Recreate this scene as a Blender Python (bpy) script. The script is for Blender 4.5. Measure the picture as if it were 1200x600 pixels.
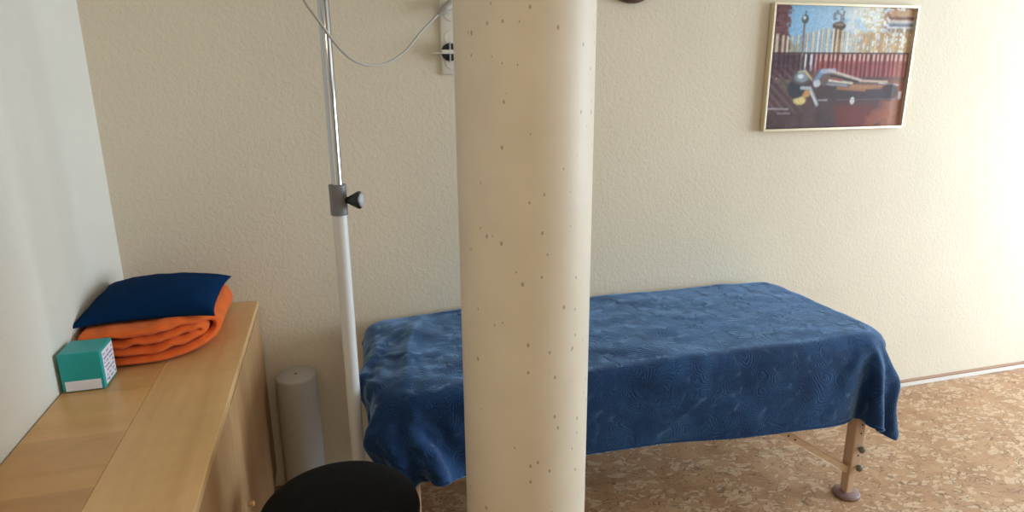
import bpy, bmesh, math, random
import numpy as np
from mathutils import Vector, Matrix, noise

random.seed(7)
for _o in list(bpy.data.objects):
    bpy.data.objects.remove(_o)
SC = bpy.context.scene
COL = SC.collection

# ------------------------------------------------------------------ camera
FPX = 760.0                                  # focal length in pixels of the 1200 px wide frame
PITCH, ROLL, YAW = math.radians(15.04), math.radians(0.456), math.radians(15.525)
cam_data = bpy.data.cameras.new('camera')
cam_data.sensor_width = 36.0
cam_data.lens = FPX / 1200.0 * 36.0
cam_data.clip_start = 0.02
cam = bpy.data.objects.new('camera', cam_data)
COL.objects.link(cam)
fw = Vector((math.sin(YAW) * math.cos(PITCH), math.cos(YAW) * math.cos(PITCH), -math.sin(PITCH)))
rt = Vector((math.cos(YAW), -math.sin(YAW), 0.0))
dn = fw.cross(rt)
r2 = rt * math.cos(ROLL) + dn * math.sin(ROLL)
d2 = -rt * math.sin(ROLL) + dn * math.cos(ROLL)
M = Matrix((r2, -d2, -fw)).transposed().to_4x4()
M.translation = Vector((0, 0, 1.5))
cam.matrix_world = M
SC.camera = cam

# ------------------------------------------------------------------ colour management
SC.view_settings.view_transform = 'Standard'
SC.view_settings.look = 'None'
SC.view_settings.gamma = 1.0
SC.view_settings.use_curve_mapping = False
SC.view_settings.exposure = 0.0

# ------------------------------------------------------------------ world: overcast sky outside the windows
world = bpy.data.worlds.new('world')
SC.world = world
world.use_nodes = True
wn = world.node_tree
wn.nodes.clear()
wo = wn.nodes.new('ShaderNodeOutputWorld')
wb = wn.nodes.new('ShaderNodeBackground')
wb.inputs['Color'].default_value = (0.70, 0.86, 1.0, 1)
wb.inputs['Strength'].default_value = 1.6
wn.links.new(wb.outputs[0], wo.inputs['Surface'])

# ------------------------------------------------------------------ daylight through the window, added warm fill lamp
XL, XR, YB, YF, ZC = -0.697, 4.8, 2.354, -2.4, 2.5
def area_light(name, loc, direction, sx, sy, power, col):
    ld = bpy.data.lights.new(name, 'AREA')
    ld.shape = 'RECTANGLE'
    ld.size, ld.size_y = sx, sy
    ld.energy = power
    ld.color = col
    o = bpy.data.objects.new(name, ld)
    COL.objects.link(o)
    o.location = loc
    o.rotation_euler = Vector(direction).to_track_quat('-Z', 'Z').to_euler()
    return o
WIN_Y0, WIN_Y1, WIN_Z0, WIN_Z1 = -0.10, 2.0, 0.25, 2.25
area_light('window_daylight', (XR + 0.22, (WIN_Y0 + WIN_Y1) / 2, (WIN_Z0 + WIN_Z1) / 2), (-1, 0, -0.05),
           WIN_Y1 - WIN_Y0, WIN_Z1 - WIN_Z0, 218, (0.67, 0.84, 1.0))
FILL_X, FILL_Y = 0.15, -0.25
fill_light = area_light('warm_fill_light', (FILL_X, FILL_Y, 2.385), (0, 0, -1), 0.34, 0.34, 7, (1.0, 0.74, 0.44))  # warm fill added to lift the room, not a known source
fill_light.data.shape = 'DISK'


# ================================================================== helpers
def nodes_of(m):
    return m.node_tree.nodes, m.node_tree.links

def mat(name, col, rough=0.6, metal=0.0, spec=0.5, **kw):
    m = bpy.data.materials.new(name)
    m.use_nodes = True
    b = m.node_tree.nodes['Principled BSDF']
    b.inputs['Base Color'].default_value = (*col, 1)
    b.inputs['Roughness'].default_value = rough
    b.inputs['Metallic'].default_value = metal
    b.inputs['Specular IOR Level'].default_value = spec
    for k, v in kw.items():
        b.inputs[k.replace('_', ' ')].default_value = v
    return m

def N(m, kind, **props):
    n = m.node_tree.nodes.new(kind)
    for k, v in props.items():
        if k in n.inputs:
            n.inputs[k].default_value = v
        else:
            setattr(n, k, v)
    return n

def L(m, a, b):
    m.node_tree.links.new(a, b)

def coords(m, which='Object', scale=(1, 1, 1), rot=(0, 0, 0)):
    tc = N(m, 'ShaderNodeTexCoord')
    mp = N(m, 'ShaderNodeMapping')
    mp.inputs['Scale'].default_value = scale
    mp.inputs['Rotation'].default_value = rot
    L(m, tc.outputs[which], mp.inputs['Vector'])
    return mp.outputs['Vector']

def tex_noise(m, vec, scale, detail=4, rough=0.5, dist=0.0):
    n = N(m, 'ShaderNodeTexNoise')
    n.inputs['Scale'].default_value = scale
    n.inputs['Detail'].default_value = detail
    n.inputs['Roughness'].default_value = rough
    n.inputs['Distortion'].default_value = dist
    L(m, vec, n.inputs['Vector'])
    return n

def ramp(m, fac, stops, interp='LINEAR'):
    r = N(m, 'ShaderNodeValToRGB')
    cr = r.color_ramp
    cr.interpolation = interp
    while len(cr.elements) < len(stops):
        cr.elements.new(0.5)
    for e, (p, c) in zip(cr.elements, stops):
        e.position = p
        e.color = (*c, 1) if len(c) == 3 else c
    L(m, fac, r.inputs['Fac'])
    return r.outputs['Color']

def mixc(m, fac, a, b, mode='MIX'):
    n = N(m, 'ShaderNodeMix', data_type='RGBA', blend_type=mode)
    for sock, v in ((n.inputs[0], fac), (n.inputs[6], a), (n.inputs[7], b)):
        if hasattr(v, 'is_output'):
            L(m, v, sock)
        elif isinstance(v, (int, float)):
            sock.default_value = v
        else:
            sock.default_value = (*v, 1)
    return n.outputs[2]

def mth(m, op, a, b=0.0, c=None):
    n = N(m, 'ShaderNodeMath', operation=op)
    vals = [a, b] + ([c] if c is not None else [])
    for i, v in enumerate(vals):
        if hasattr(v, 'is_output'):
            L(m, v, n.inputs[i])
        else:
            n.inputs[i].default_value = v
    return n.outputs[0]

def bump(m, h, strength=0.3, dist=0.01, prev=None):
    b = N(m, 'ShaderNodeBump')
    b.inputs['Strength'].default_value = strength
    b.inputs['Distance'].default_value = dist
    L(m, h, b.inputs['Height'])
    if prev is not None:
        L(m, prev, b.inputs['Normal'])
    return b.outputs['Normal']

def bsdf(m):
    return m.node_tree.nodes['Principled BSDF']

def build(name, bm, material, parent=None, smooth=False, mods=None):
    bmesh.ops.recalc_face_normals(bm, faces=bm.faces)
    me = bpy.data.meshes.new(name)
    bm.to_mesh(me)
    bm.free()
    mats = material if isinstance(material, (list, tuple)) else [material]
    for x in mats:
        me.materials.append(x)
    if smooth:
        me.polygons.foreach_set('use_smooth', [True] * len(me.polygons))
    o = bpy.data.objects.new(name, me)
    COL.objects.link(o)
    if parent is not None:
        o.parent = parent
        o.matrix_parent_inverse = Matrix.Translation(-parent.location)
    return o

def box(bm, a, b, bev=0.0, seg=2):
    a, b = Vector(a), Vector(b)
    r = bmesh.ops.create_cube(bm, size=1)
    c, s = (a + b) / 2, b - a
    for v in r['verts']:
        v.co = Vector((c.x + v.co.x * s.x, c.y + v.co.y * s.y, c.z + v.co.z * s.z))
    if bev > 0:
        es = list({e for v in r['verts'] for e in v.link_edges})
        bmesh.ops.bevel(bm, geom=es, offset=bev, segments=seg, affect='EDGES', profile=0.5)

def lathe(bm, prof, centre=(0, 0, 0), axis=(0, 0, 1), n=48):
    """prof: (radius, height) list; closed to the axis where the radius is 0."""
    q = Vector((0, 0, 1)).rotation_difference(Vector(axis).normalized())
    c = Vector(centre)
    rings = []
    for r, h in prof:
        if r < 1e-6:
            rings.append([bm.verts.new(c + q @ Vector((0, 0, h)))])
        else:
            rings.append([bm.verts.new(c + q @ Vector((r * math.cos(2 * math.pi * k / n), r * math.sin(2 * math.pi * k / n), h))) for k in range(n)])
    for A, B in zip(rings, rings[1:]):
        for k in range(n):
            k2 = (k + 1) % n
            if len(A) == 1 and len(B) == 1:
                continue
            if len(A) == 1:
                bm.faces.new((A[0], B[k], B[k2]))
            elif len(B) == 1:
                bm.faces.new((A[k], A[k2], B[0]))
            else:
                bm.faces.new((A[k], A[k2], B[k2], B[k]))

def catmull(pts, per=12):
    P = [Vector(p) for p in pts]
    P = [P[0] * 2 - P[1]] + P + [P[-1] * 2 - P[-2]]
    out = []
    for i in range(1, len(P) - 2):
        for k in range(per):
            t = k / per
            a, b, c, d = P[i - 1], P[i], P[i + 1], P[i + 2]
            out.append(0.5 * ((2 * b) + (c - a) * t + (2 * a - 5 * b + 4 * c - d) * t * t + (3 * b - a - 3 * c + d) * t ** 3))
    out.append(P[-2])
    return out

def tube(bm, pts, rad, n=12):
    rads = rad if isinstance(rad, (list, tuple)) else [rad] * len(pts)
    rings = []
    up = Vector((0.13, 0.31, 0.94)).normalized()
    for i, p in enumerate(pts):
        t = (pts[min(i + 1, len(pts) - 1)] - pts[max(i - 1, 0)]).normalized()
        u = (up - t * up.dot(t)).normalized()
        w = t.cross(u)
        up = u
        rings.append([bm.verts.new(p + (u * math.cos(2 * math.pi * k / n) + w * math.sin(2 * math.pi * k / n)) * rads[i]) for k in range(n)])
    for A, B in zip(rings, rings[1:]):
        for k in range(n):
            bm.faces.new((A[k], A[(k + 1) % n], B[(k + 1) % n], B[k]))
    bm.faces.new(rings[0][::-1])
    bm.faces.new(rings[-1])

def empty(name, loc):
    o = bpy.data.objects.new(name, None)
    o.empty_display_size = 0.1
    COL.objects.link(o)
    o.location = loc
    return o

def tag(o, label, cat, group=None):
    o['label'] = label
    o['category'] = cat
    if group:
        o['group'] = group
    return o

def struct(name, bm, m, smooth=False):
    o = build(name, bm, m, None, smooth)
    o['kind'] = 'structure'
    return o


# ================================================================== materials
def wall_material(name, col):
    m = mat(name, col, 0.85, spec=0.25)
    v = coords(m)
    n1 = tex_noise(m, v, 62, 3, 0.55, 0.6)
    n2 = tex_noise(m, v, 150, 2, 0.5)
    h = mth(m, 'ADD', n1.outputs['Fac'], mth(m, 'MULTIPLY', n2.outputs['Fac'], 0.35))
    L(m, bump(m, h, 0.22, 0.009), bsdf(m).inputs['Normal'])
    n3 = tex_noise(m, v, 1.4, 3, 0.5)
    c = ramp(m, n3.outputs['Fac'], [(0.35, tuple(x * 0.965 for x in col)), (0.65, tuple(min(1, x * 1.02) for x in col))])
    L(m, c, bsdf(m).inputs['Base Color'])
    return m

WALL = wall_material('cream_textured_plaster', (0.75, 0.655, 0.51))
WALL2 = wall_material('pale_textured_plaster', (0.74, 0.69, 0.60))
WHITE = mat('white_paint', (0.8, 0.79, 0.76), 0.5)
CEIL = mat('ceiling_white', (0.80, 0.77, 0.71), 0.9)

def cork_material():
    m = mat('cork_floor', (0.4, 0.22, 0.11), 0.42, spec=0.4)
    v = coords(m)
    w = tex_noise(m, v, 9, 3, 0.6)
    vm = N(m, 'ShaderNodeVectorMath', operation='MULTIPLY_ADD')
    L(m, w.outputs['Color'], vm.inputs[0])
    vm.inputs[1].default_value = (0.09, 0.09, 0.0)
    L(m, v, vm.inputs[2])
    vd = vm.outputs[0]
    mp = N(m, 'ShaderNodeMapping')
    mp.inputs['Scale'].default_value = (34, 62, 1)
    mp.inputs['Rotation'].default_value = (0, 0, 0.5)
    L(m, vd, mp.inputs['Vector'])
    vo = N(m, 'ShaderNodeTexVoronoi', feature='F1')
    vo.inputs['Scale'].default_value = 1.0
    L(m, mp.outputs[0], vo.inputs['Vector'])
    cellr = N(m, 'ShaderNodeSeparateColor')
    L(m, vo.outputs['Color'], cellr.inputs[0])
    ve = N(m, 'ShaderNodeTexVoronoi', feature='DISTANCE_TO_EDGE')
    ve.inputs['Scale'].default_value = 1.0
    L(m, mp.outputs[0], ve.inputs['Vector'])
    base = tex_noise(m, v, 7, 5, 0.6)
    bcol = ramp(m, base.outputs['Fac'], [(0.3, (0.38, 0.195, 0.095)), (0.55, (0.50, 0.285, 0.150)), (0.75, (0.58, 0.355, 0.20))])
    clump = tex_noise(m, v, 5.5, 3, 0.6)
    sel = mth(m, 'ADD', cellr.outputs[0], mth(m, 'MULTIPLY', mth(m, 'SUBTRACT', clump.outputs['Fac'], 0.5), 2.4))
    light = mth(m, 'GREATER_THAN', sel, 0.66)
    c = mixc(m, mth(m, 'MULTIPLY', light, 0.62), bcol, (0.72, 0.51, 0.33))
    sm = N(m, 'ShaderNodeMapping'); sm.inputs['Scale'].default_value = (42, 130, 1); sm.inputs['Rotation'].default_value = (0, 0, -0.25); L(m, vd, sm.inputs['Vector'])
    sl_ = N(m, 'ShaderNodeTexNoise'); sl_.inputs['Scale'].default_value = 1.0; sl_.inputs['Detail'].default_value = 2; L(m, sm.outputs[0], sl_.inputs['Vector'])
    slit = mth(m, 'MULTIPLY', mth(m, 'GREATER_THAN', sl_.outputs['Fac'], 0.635), mth(m, 'ADD', mth(m, 'MULTIPLY', light, 0.6), 0.25))
    c = mixc(m, slit, c, (0.20, 0.095, 0.05))
    dark = mth(m, 'MULTIPLY', mth(m, 'LESS_THAN', ve.outputs['Distance'], 0.07), mth(m, 'GREATER_THAN', mth(m, 'ADD', cellr.outputs[1], mth(m, 'MULTIPLY', light, 0.35)), 0.72))
    c = mixc(m, mth(m, 'MULTIPLY', dark, 0.72), c, (0.17, 0.08, 0.04))
    fine = tex_noise(m, v, 120, 4, 0.65)
    c = mixc(m, 0.35, c, ramp(m, fine.outputs['Fac'], [(0.3, (0.45, 0.45, 0.45)), (0.7, (1.0, 1.0, 1.0))]), 'MULTIPLY')
    L(m, c, bsdf(m).inputs['Base Color'])
    L(m, bump(m, fine.outputs['Fac'], 0.12, 0.002), bsdf(m).inputs['Normal'])
    return m
CORK = cork_material()

def wood_material(name, c0, c1, c2, axis='y', scale=1.0, rough=0.38, spec=0.45):
    m = mat(name, c1, rough, spec=spec)
    sc = {'x': (1.2, 14, 14), 'y': (14, 1.2, 14), 'z': (14, 14, 1.2)}[axis]
    v = coords(m, scale=tuple(s * scale for s in sc))
    a = tex_noise(m, v, 1.2, 5, 0.6, 0.5)
    b = tex_noise(m, v, 6.5, 3, 0.6)
    f = mth(m, 'ADD', mth(m, 'MULTIPLY', a.outputs['Fac'], 0.75), mth(m, 'MULTIPLY', b.outputs['Fac'], 0.25))
    c = ramp(m, f, [(0.32, c0), (0.5, c1), (0.68, c2)])
    v2 = coords(m)
    d = tex_noise(m, v2, 9, 4, 0.55, 1.6)
    c = mixc(m, 0.35, c, ramp(m, d.outputs['Fac'], [(0.35, (0.84, 0.80, 0.76)), (0.6, (1, 1, 1))]), 'MULTIPLY')
    L(m, c, bsdf(m).inputs['Base Color'])
    return m
BEECH = wood_material('beech_worktop', (0.62, 0.375, 0.155), (0.70, 0.44, 0.195), (0.76, 0.49, 0.24), 'y', 0.6)
BEECH_B = wood_material('beech_worktop_inner_strip', (0.58, 0.32, 0.11), (0.64, 0.365, 0.14), (0.68, 0.40, 0.165), 'x', 0.8, 0.3)
BEECH_V = wood_material('beech_door', (0.44, 0.24, 0.105), (0.52, 0.30, 0.14), (0.60, 0.36, 0.18), 'z', 0.8)
LEGWOOD = wood_material('leg_beech', (0.52, 0.33, 0.21), (0.60, 0.40, 0.265), (0.66, 0.46, 0.31), 'z', 2.0, 0.45)
LEGWOOD_X = wood_material('brace_beech', (0.50, 0.33, 0.19), (0.58, 0.40, 0.25), (0.64, 0.46, 0.30), 'x', 2.0, 0.45)
_sp = N(BEECH_B, 'ShaderNodeSeparateXYZ'); L(BEECH_B, coords(BEECH_B), _sp.inputs[0])
_cell = mth(BEECH_B, 'FLOOR', mth(BEECH_B, 'DIVIDE', mth(BEECH_B, 'ADD', _sp.outputs['Y'], -0.17), 0.219))
_wn = N(BEECH_B, 'ShaderNodeTexWhiteNoise', noise_dimensions='1D'); L(BEECH_B, _cell, _wn.inputs['W'])
_old = bsdf(BEECH_B).inputs['Base Color'].links[0].from_socket
L(BEECH_B, mixc(BEECH_B, 1.0, _old, ramp(BEECH_B, _wn.outputs['Value'], [(0.0, (0.78, 0.74, 0.70)), (1.0, (1.08, 1.08, 1.08))]), 'MULTIPLY'), bsdf(BEECH_B).inputs['Base Color'])
DARKGAP = mat('dark_recess', (0.05, 0.03, 0.02), 0.8)

def column_material():
    m = mat('painted_concrete', (0.76, 0.66, 0.52), 0.5, spec=0.35)
    v = coords(m, scale=(1, 1, 0.62))
    sp = N(m, 'ShaderNodeSeparateXYZ')
    L(m, coords(m), sp.inputs[0])
    out = None
    for sc, rmin, rmax, thr in ((46, 0.05, 0.14, 0.55), (27, 0.035, 0.085, 0.60)):
        vo = N(m, 'ShaderNodeTexVoronoi', feature='F1')
        vo.inputs['Scale'].default_value = sc
        L(m, v, vo.inputs['Vector'])
        s = N(m, 'ShaderNodeSeparateColor')
        L(m, vo.outputs['Color'], s.inputs[0])
        dens = tex_noise(m, coords(m), 5.0, 2, 0.5)
        right = mth(m, 'MULTIPLY', sp.outputs['X'], 2.2)
        key = mth(m, 'ADD', mth(m, 'ADD', s.outputs[0], mth(m, 'MULTIPLY', mth(m, 'SUBTRACT', dens.outputs['Fac'], 0.5), 1.2)), right)
        pick = mth(m, 'GREATER_THAN', key, thr - 0.42)
        rad = mth(m, 'ADD', mth(m, 'MULTIPLY', s.outputs[1], rmax - rmin), rmin)
        dot = mth(m, 'MULTIPLY', mth(m, 'LESS_THAN', vo.outputs['Distance'], rad), pick)
        out = dot if out is None else mth(m, 'MAXIMUM', out, dot)
    big = tex_noise(m, coords(m), 7, 4, 0.6)
    base = ramp(m, big.outputs['Fac'], [(0.35, (0.635, 0.545, 0.425)), (0.65, (0.675, 0.585, 0.46))])
    c = mixc(m, mth(m, 'MULTIPLY', out, 0.6), base, (0.20, 0.135, 0.085))
    L(m, c, bsdf(m).inputs['Base Color'])
    fine = tex_noise(m, coords(m), 28, 4, 0.6)
    h = mth(m, 'SUBTRACT', mth(m, 'MULTIPLY', fine.outputs['Fac'], 0.25), out)
    L(m, bump(m, h, 0.35, 0.003), bsdf(m).inputs['Normal'])
    return m
COLUMN = column_material()

def plush_material():
    m = mat('navy_plush', (0.03, 0.09, 0.27), 0.75, spec=0.15)
    b = bsdf(m)
    tc = N(m, 'ShaderNodeTexCoord')
    uv = tc.outputs['UV']
    w = tex_noise(m, uv, 6, 2, 0.5)
    vm = N(m, 'ShaderNodeVectorMath', operation='MULTIPLY_ADD')
    L(m, w.outputs['Color'], vm.inputs[0])
    vm.inputs[1].default_value = (0.16, 0.16, 0.0)
    L(m, uv, vm.inputs[2])
    vo = N(m, 'ShaderNodeTexVoronoi', feature='F1')
    vo.inputs['Scale'].default_value = 13.0
    L(m, vm.outputs[0], vo.inputs['Vector'])
    rings = mth(m, 'SINE', mth(m, 'MULTIPLY', vo.outputs['Distance'], 70.0))
    # radial spokes across the rings break them into fern-like strokes
    dv = N(m, 'ShaderNodeVectorMath', operation='SUBTRACT')
    sc = N(m, 'ShaderNodeVectorMath', operation='SCALE')
    sc.inputs['Scale'].default_value = 1.0
    L(m, vm.outputs[0], sc.inputs[0])
    L(m, sc.outputs[0], dv.inputs[0])
    L(m, vo.outputs['Position'], dv.inputs[1])
    s2 = N(m, 'ShaderNodeSeparateXYZ')
    L(m, dv.outputs[0], s2.inputs[0])
    ang = mth(m, 'ARCTAN2', s2.outputs['Y'], s2.outputs['X'])
    spokes = mth(m, 'SINE', mth(m, 'ADD', mth(m, 'MULTIPLY', ang, 26.0), mth(m, 'MULTIPLY', vo.outputs['Distance'], 30)))
    sepc = N(m, 'ShaderNodeSeparateColor')
    L(m, vo.outputs['Color'], sepc.inputs[0])
    kind = mth(m, 'GREATER_THAN', sepc.outputs[0], 0.42)
    patt = N(m, 'ShaderNodeMix')
    L(m, kind, patt.inputs[0]); L(m, rings, patt.inputs[2]); L(m, spokes, patt.inputs[3])
    pile = tex_noise(m, uv, 160, 3, 0.7)
    brk = tex_noise(m, uv, 22, 2, 0.5)
    brkm = ramp(m, brk.outputs['Fac'], [(0.40, (0, 0, 0)), (0.62, (1, 1, 1))])
    patv = mth(m, 'MULTIPLY', patt.outputs[0], brkm)
    nap = tex_noise(m, uv, 5.0, 4, 0.6, 0.8)
    h = mth(m, 'ADD', mth(m, 'MULTIPLY', patv, 0.36), mth(m, 'MULTIPLY', pile.outputs['Fac'], 0.9))
    L(m, bump(m, h, 0.5, 0.0035), b.inputs['Normal'])
    c = ramp(m, nap.outputs['Fac'], [(0.32, (0.006, 0.024, 0.080)), (0.52, (0.011, 0.042, 0.125)), (0.72, (0.024, 0.078, 0.20))])
    gate = ramp(m, mth(m, 'ADD', mth(m, 'MULTIPLY', patv, 0.22), mth(m, 'MULTIPLY', pile.outputs['Fac'], 1.0)), [(0.45, (0.78, 0.78, 0.78)), (0.85, (1.5, 1.5, 1.5))])
    c = mixc(m, 1.0, c, gate, 'MULTIPLY')
    L(m, c, b.inputs['Base Color'])
    b.inputs['Sheen Weight'].default_value = 1.0
    b.inputs['Sheen Roughness'].default_value = 0.35
    b.inputs['Sheen Tint'].default_value = (0.42, 0.66, 1.0, 1)
    return m
PLUSH = plush_material()

def fabric(name, col, scale=400, sheen=0.2, strength=0.3, rough=0.85, var=0.1, tint=(1, 1, 1)):
    m = mat(name, col, rough, spec=0.2)
    v = coords(m)
    a = tex_noise(m, v, scale, 2, 0.6)
    d = tex_noise(m, v, 14, 3, 0.6)
    L(m, bump(m, mth(m, 'ADD', a.outputs['Fac'], mth(m, 'MULTIPLY', d.outputs['Fac'], 0.6)), strength, 0.002), bsdf(m).inputs['Normal'])
    L(m, ramp(m, d.outputs['Fac'], [(0.35, tuple(x * (1 - var) for x in col)), (0.65, tuple(x * (1 + var) for x in col))]), bsdf(m).inputs['Base Color'])
    bsdf(m).inputs['Sheen Weight'].default_value = sheen
    bsdf(m).inputs['Sheen Tint'].default_value = (*tint, 1)
    return m
ORANGE = fabric('orange_fleece', (0.76, 0.135, 0.022), 260, 0.35, 0.5, tint=(1, 0.5, 0.3))
PILLOW = fabric('navy_cotton', (0.0025, 0.022, 0.075), 900, 0.0, 0.12, 0.9, 0.06)
bsdf(PILLOW).inputs['Specular IOR Level'].default_value = 0.05
BLACKFAB = fabric('black_seat_fabric', (0.0045, 0.0045, 0.0048), 700, 0.0, 0.5, 0.95, 0.15)
VINYL = mat('table_vinyl', (0.05, 0.08, 0.2), 0.5)
CHROME = mat('chrome', (0.52, 0.53, 0.55), 0.10, 1.0)
WHITE_METAL = mat('white_powder_coat', (0.66, 0.65, 0.63), 0.35)
GREY_PL = mat('grey_plastic', (0.16, 0.16, 0.165), 0.45)
LIGHT_GREY = mat('light_grey_plastic', (0.42, 0.43, 0.45), 0.5)
BLACK_PL = mat('black_plastic', (0.012, 0.012, 0.013), 0.3)
FOOT = mat('mauve_brown_rubber', (0.24, 0.15, 0.13), 0.55)
KNOBM = mat('olive_grey_knob', (0.16, 0.15, 0.10), 0.5)
CABLE = mat('grey_white_cable', (0.40, 0.36, 0.30), 0.5)
PLUGM = mat('beige_grey_plug', (0.36, 0.33, 0.28), 0.5)
SOCKET = mat('socket_white', (0.74, 0.68, 0.58), 0.4)
ROLLM = fabric('paper_roll_white', (0.43, 0.40, 0.365), 120, 0.0, 0.1, 0.8, 0.02)
ORN = mat('dark_brown_metal', (0.10, 0.06, 0.045), 0.32, 0.3)
FRAME = mat('champagne_metal', (0.80, 0.70, 0.50), 0.28, 0.55)
TEAL = mat('teal_card', (0.008, 0.33, 0.33), 0.4)
LABELM = mat('white_label', (0.80, 0.80, 0.86), 0.5)
INK = mat('violet_grey_ink', (0.25, 0.20, 0.34), 0.6)
GLASSM = bpy.data.materials.new('clear_glass')
GLASSM.use_nodes = True
_n, _l = nodes_of(GLASSM)
_n.clear()
_o = _n.new('ShaderNodeOutputMaterial'); _t = _n.new('ShaderNodeBsdfTransparent'); _g = _n.new('ShaderNodeBsdfGlossy'); _f = _n.new('ShaderNodeFresnel'); _x = _n.new('ShaderNodeMixShader')
_g.inputs['Roughness'].default_value = 0.03
_f.inputs['IOR'].default_value = 1.45
_ge = _n.new('ShaderNodeNewGeometry'); _mm = _n.new('ShaderNodeMath'); _mm.operation = 'MULTIPLY_ADD'
_mm.inputs[1].default_value = -1.0; _mm.inputs[2].default_value = 1.0
_m2 = _n.new('ShaderNodeMath'); _m2.operation = 'MULTIPLY'
_l.new(_ge.outputs['Backfacing'], _mm.inputs[0]); _l.new(_f.outputs[0], _m2.inputs[0]); _l.new(_mm.outputs[0], _m2.inputs[1]); _l.new(_m2.outputs[0], _x.inputs[0]); _l.new(_t.outputs[0], _x.inputs[1]); _l.new(_g.outputs[0], _x.inputs[2]); _l.new(_x.outputs[0], _o.inputs[0])


# ================================================================== the room
T = 0.2
bm = bmesh.new(); box(bm, (XL - T, YF - T, -0.1), (XR + T, YB + T, 0)); struct('floor', bm, CORK)
bm = bmesh.new(); box(bm, (XL - T, YF - T, ZC), (XR + T, YB + T, ZC + 0.1)); struct('ceiling', bm, CEIL)
bm = bmesh.new(); box(bm, (XL - T, YB, 0), (XR + T, YB + T, ZC)); struct('wall_back', bm, WALL)
bm = bmesh.new(); box(bm, (XL - T, YF - T, 0), (XL, YB, ZC)); struct('wall_left', bm, WALL2)
bm = bmesh.new()
box(bm, (XR, YF - T, 0), (XR + T, WIN_Y0, ZC)); box(bm, (XR, WIN_Y1, 0), (XR + T, YB, ZC))
box(bm, (XR, WIN_Y0, 0), (XR + T, WIN_Y1, WIN_Z0)); box(bm, (XR, WIN_Y0, WIN_Z1), (XR + T, WIN_Y1, ZC))
struct('wall_right', bm, WALL)
bm = bmesh.new()
box(bm, (XL, YF - T, 0), (XR, YF, ZC))
struct('wall_front', bm, WALL)

def window(name, a, b, axis):
    """frame with a mullion and one pane each side, in a wall whose normal is along axis"""
    def bx(bm, u0, u1, z0, z1, d0, d1):
        if axis == 'x':
            box(bm, (d0, u0, z0), (d1, u1, z1), 0.004)
        else:
            box(bm, (u0, d0, z0), (u1, d1, z1), 0.004)
    u0, z0, d = a
    u1, z1, _ = b
    f = bmesh.new()
    w = 0.06
    bx(f, u0, u1, z0, z0 + w, d - 0.03, d + 0.03); bx(f, u0, u1, z1 - w, z1, d - 0.03, d + 0.03)
    bx(f, u0, u0 + w, z0 + w, z1 - w, d - 0.03, d + 0.03); bx(f, u1 - w, u1, z0 + w, z1 - w, d - 0.03, d + 0.03)
    mid = (u0 + u1) / 2
    bx(f, mid - 0.04, mid + 0.04, z0 + w, z1 - w, d - 0.03, d + 0.03)
    o = struct(name, f, WHITE)
    g = bmesh.new()
    bx(g, u0 + w, mid - 0.04, z0 + w, z1 - w, d - 0.004, d + 0.004)
    bx(g, mid + 0.04, u1 - w, z0 + w, z1 - w, d - 0.004, d + 0.004)
    build('window_pane', g, GLASSM, o)
window('window_1', (WIN_Y0, WIN_Z0, XR + 0.12), (WIN_Y1, WIN_Z1, 0), 'x')


BASEB = mat('baseboard_white', (0.74, 0.70, 0.64), 0.45)
BASET = mat('baseboard_brown_strip', (0.36, 0.20, 0.12), 0.5)
bm = bmesh.new(); box(bm, (-0.26, YB - 0.012, 0.0), (XR, YB, 0.024), 0.003); struct('baseboard_back', bm, BASEB)
bm = bmesh.new(); box(bm, (-0.26, YB - 0.014, 0.024), (XR, YB, 0.036), 0.003); struct('trim_1', bm, BASET)

# the round column in the middle of the room
bm = bmesh.new()
lathe(bm, [(0.137, 0), (0.137, ZC)], (0, 0, 0), n=128)
o = build('concrete_column', bm, COLUMN, None, True)
o.location = (0.379, 1.262, 0)
tag(o, 'round floor to ceiling beige concrete column with dark pinholes in front of the massage table', 'column')


# ================================================================== cabinet (low sideboard along the left wall)
CX0, CX1, CZ = XL + 0.004, -0.285, 0.755
CY0, CY1 = 0.30, YB - 0.003
cab = empty('sideboard', ((CX0 + CX1) / 2, (CY0 + CY1) / 2, 0))
tag(cab, 'low beech sideboard with plain doors along the left wall, blanket and pillow on top', 'cabinet')
bm = bmesh.new()
box(bm, (CX0, CY0, 0.07), (CX1 - 0.023, CY1, CZ - 0.024)); box(bm, (CX0, CY0 + 0.02, 0), (CX1 - 0.05, CY1, 0.07))
build('body', bm, BEECH_V, cab)
bm = bmesh.new()
SEAM = -0.484
box(bm, (SEAM, CY0 - 0.01, CZ - 0.022), (CX1, CY1, CZ), 0.0025)
ys_ = [CY0 - 0.01, 0.75, 1.20, 1.62, 2.02, CY1]
box(bm, (CX0, CY0 - 0.01, CZ - 0.022), (SEAM, CY1, CZ), 0.0008)
top = build('worktop', bm, [BEECH, BEECH_B], cab)
for p in top.data.polygons:
    if p.center.x < SEAM - 0.0005:
        p.material_index = 1
# doors, the gaps between them fall at measured places
edges = [CY1 - 0.004, 1.611, 0.955, CY0]
for k in range(3):
    bm = bmesh.new()
    box(bm, (CX1 - 0.0205, edges[k + 1] + 0.003, 0.075), (CX1 - 0.002, edges[k] - (0.003 if k else 0.002), CZ - (0.033 if k == 0 else 0.0225)), 0.0018)
    d = build('door', bm, BEECH_V, cab)
    bm = bmesh.new()
    yk = edges[k + 1] + 0.05 if k == 0 else edges[k] - 0.05
    lathe(bm, [(0, 0.018), (0.006, 0.018), (0.008, 0.014), (0.0055, 0.007), (0.004, 0)], (CX1 - 0.002, yk, 0.40), (1, 0, 0), 20)
    build('knob', bm, BEECH_V, d, True)

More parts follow.
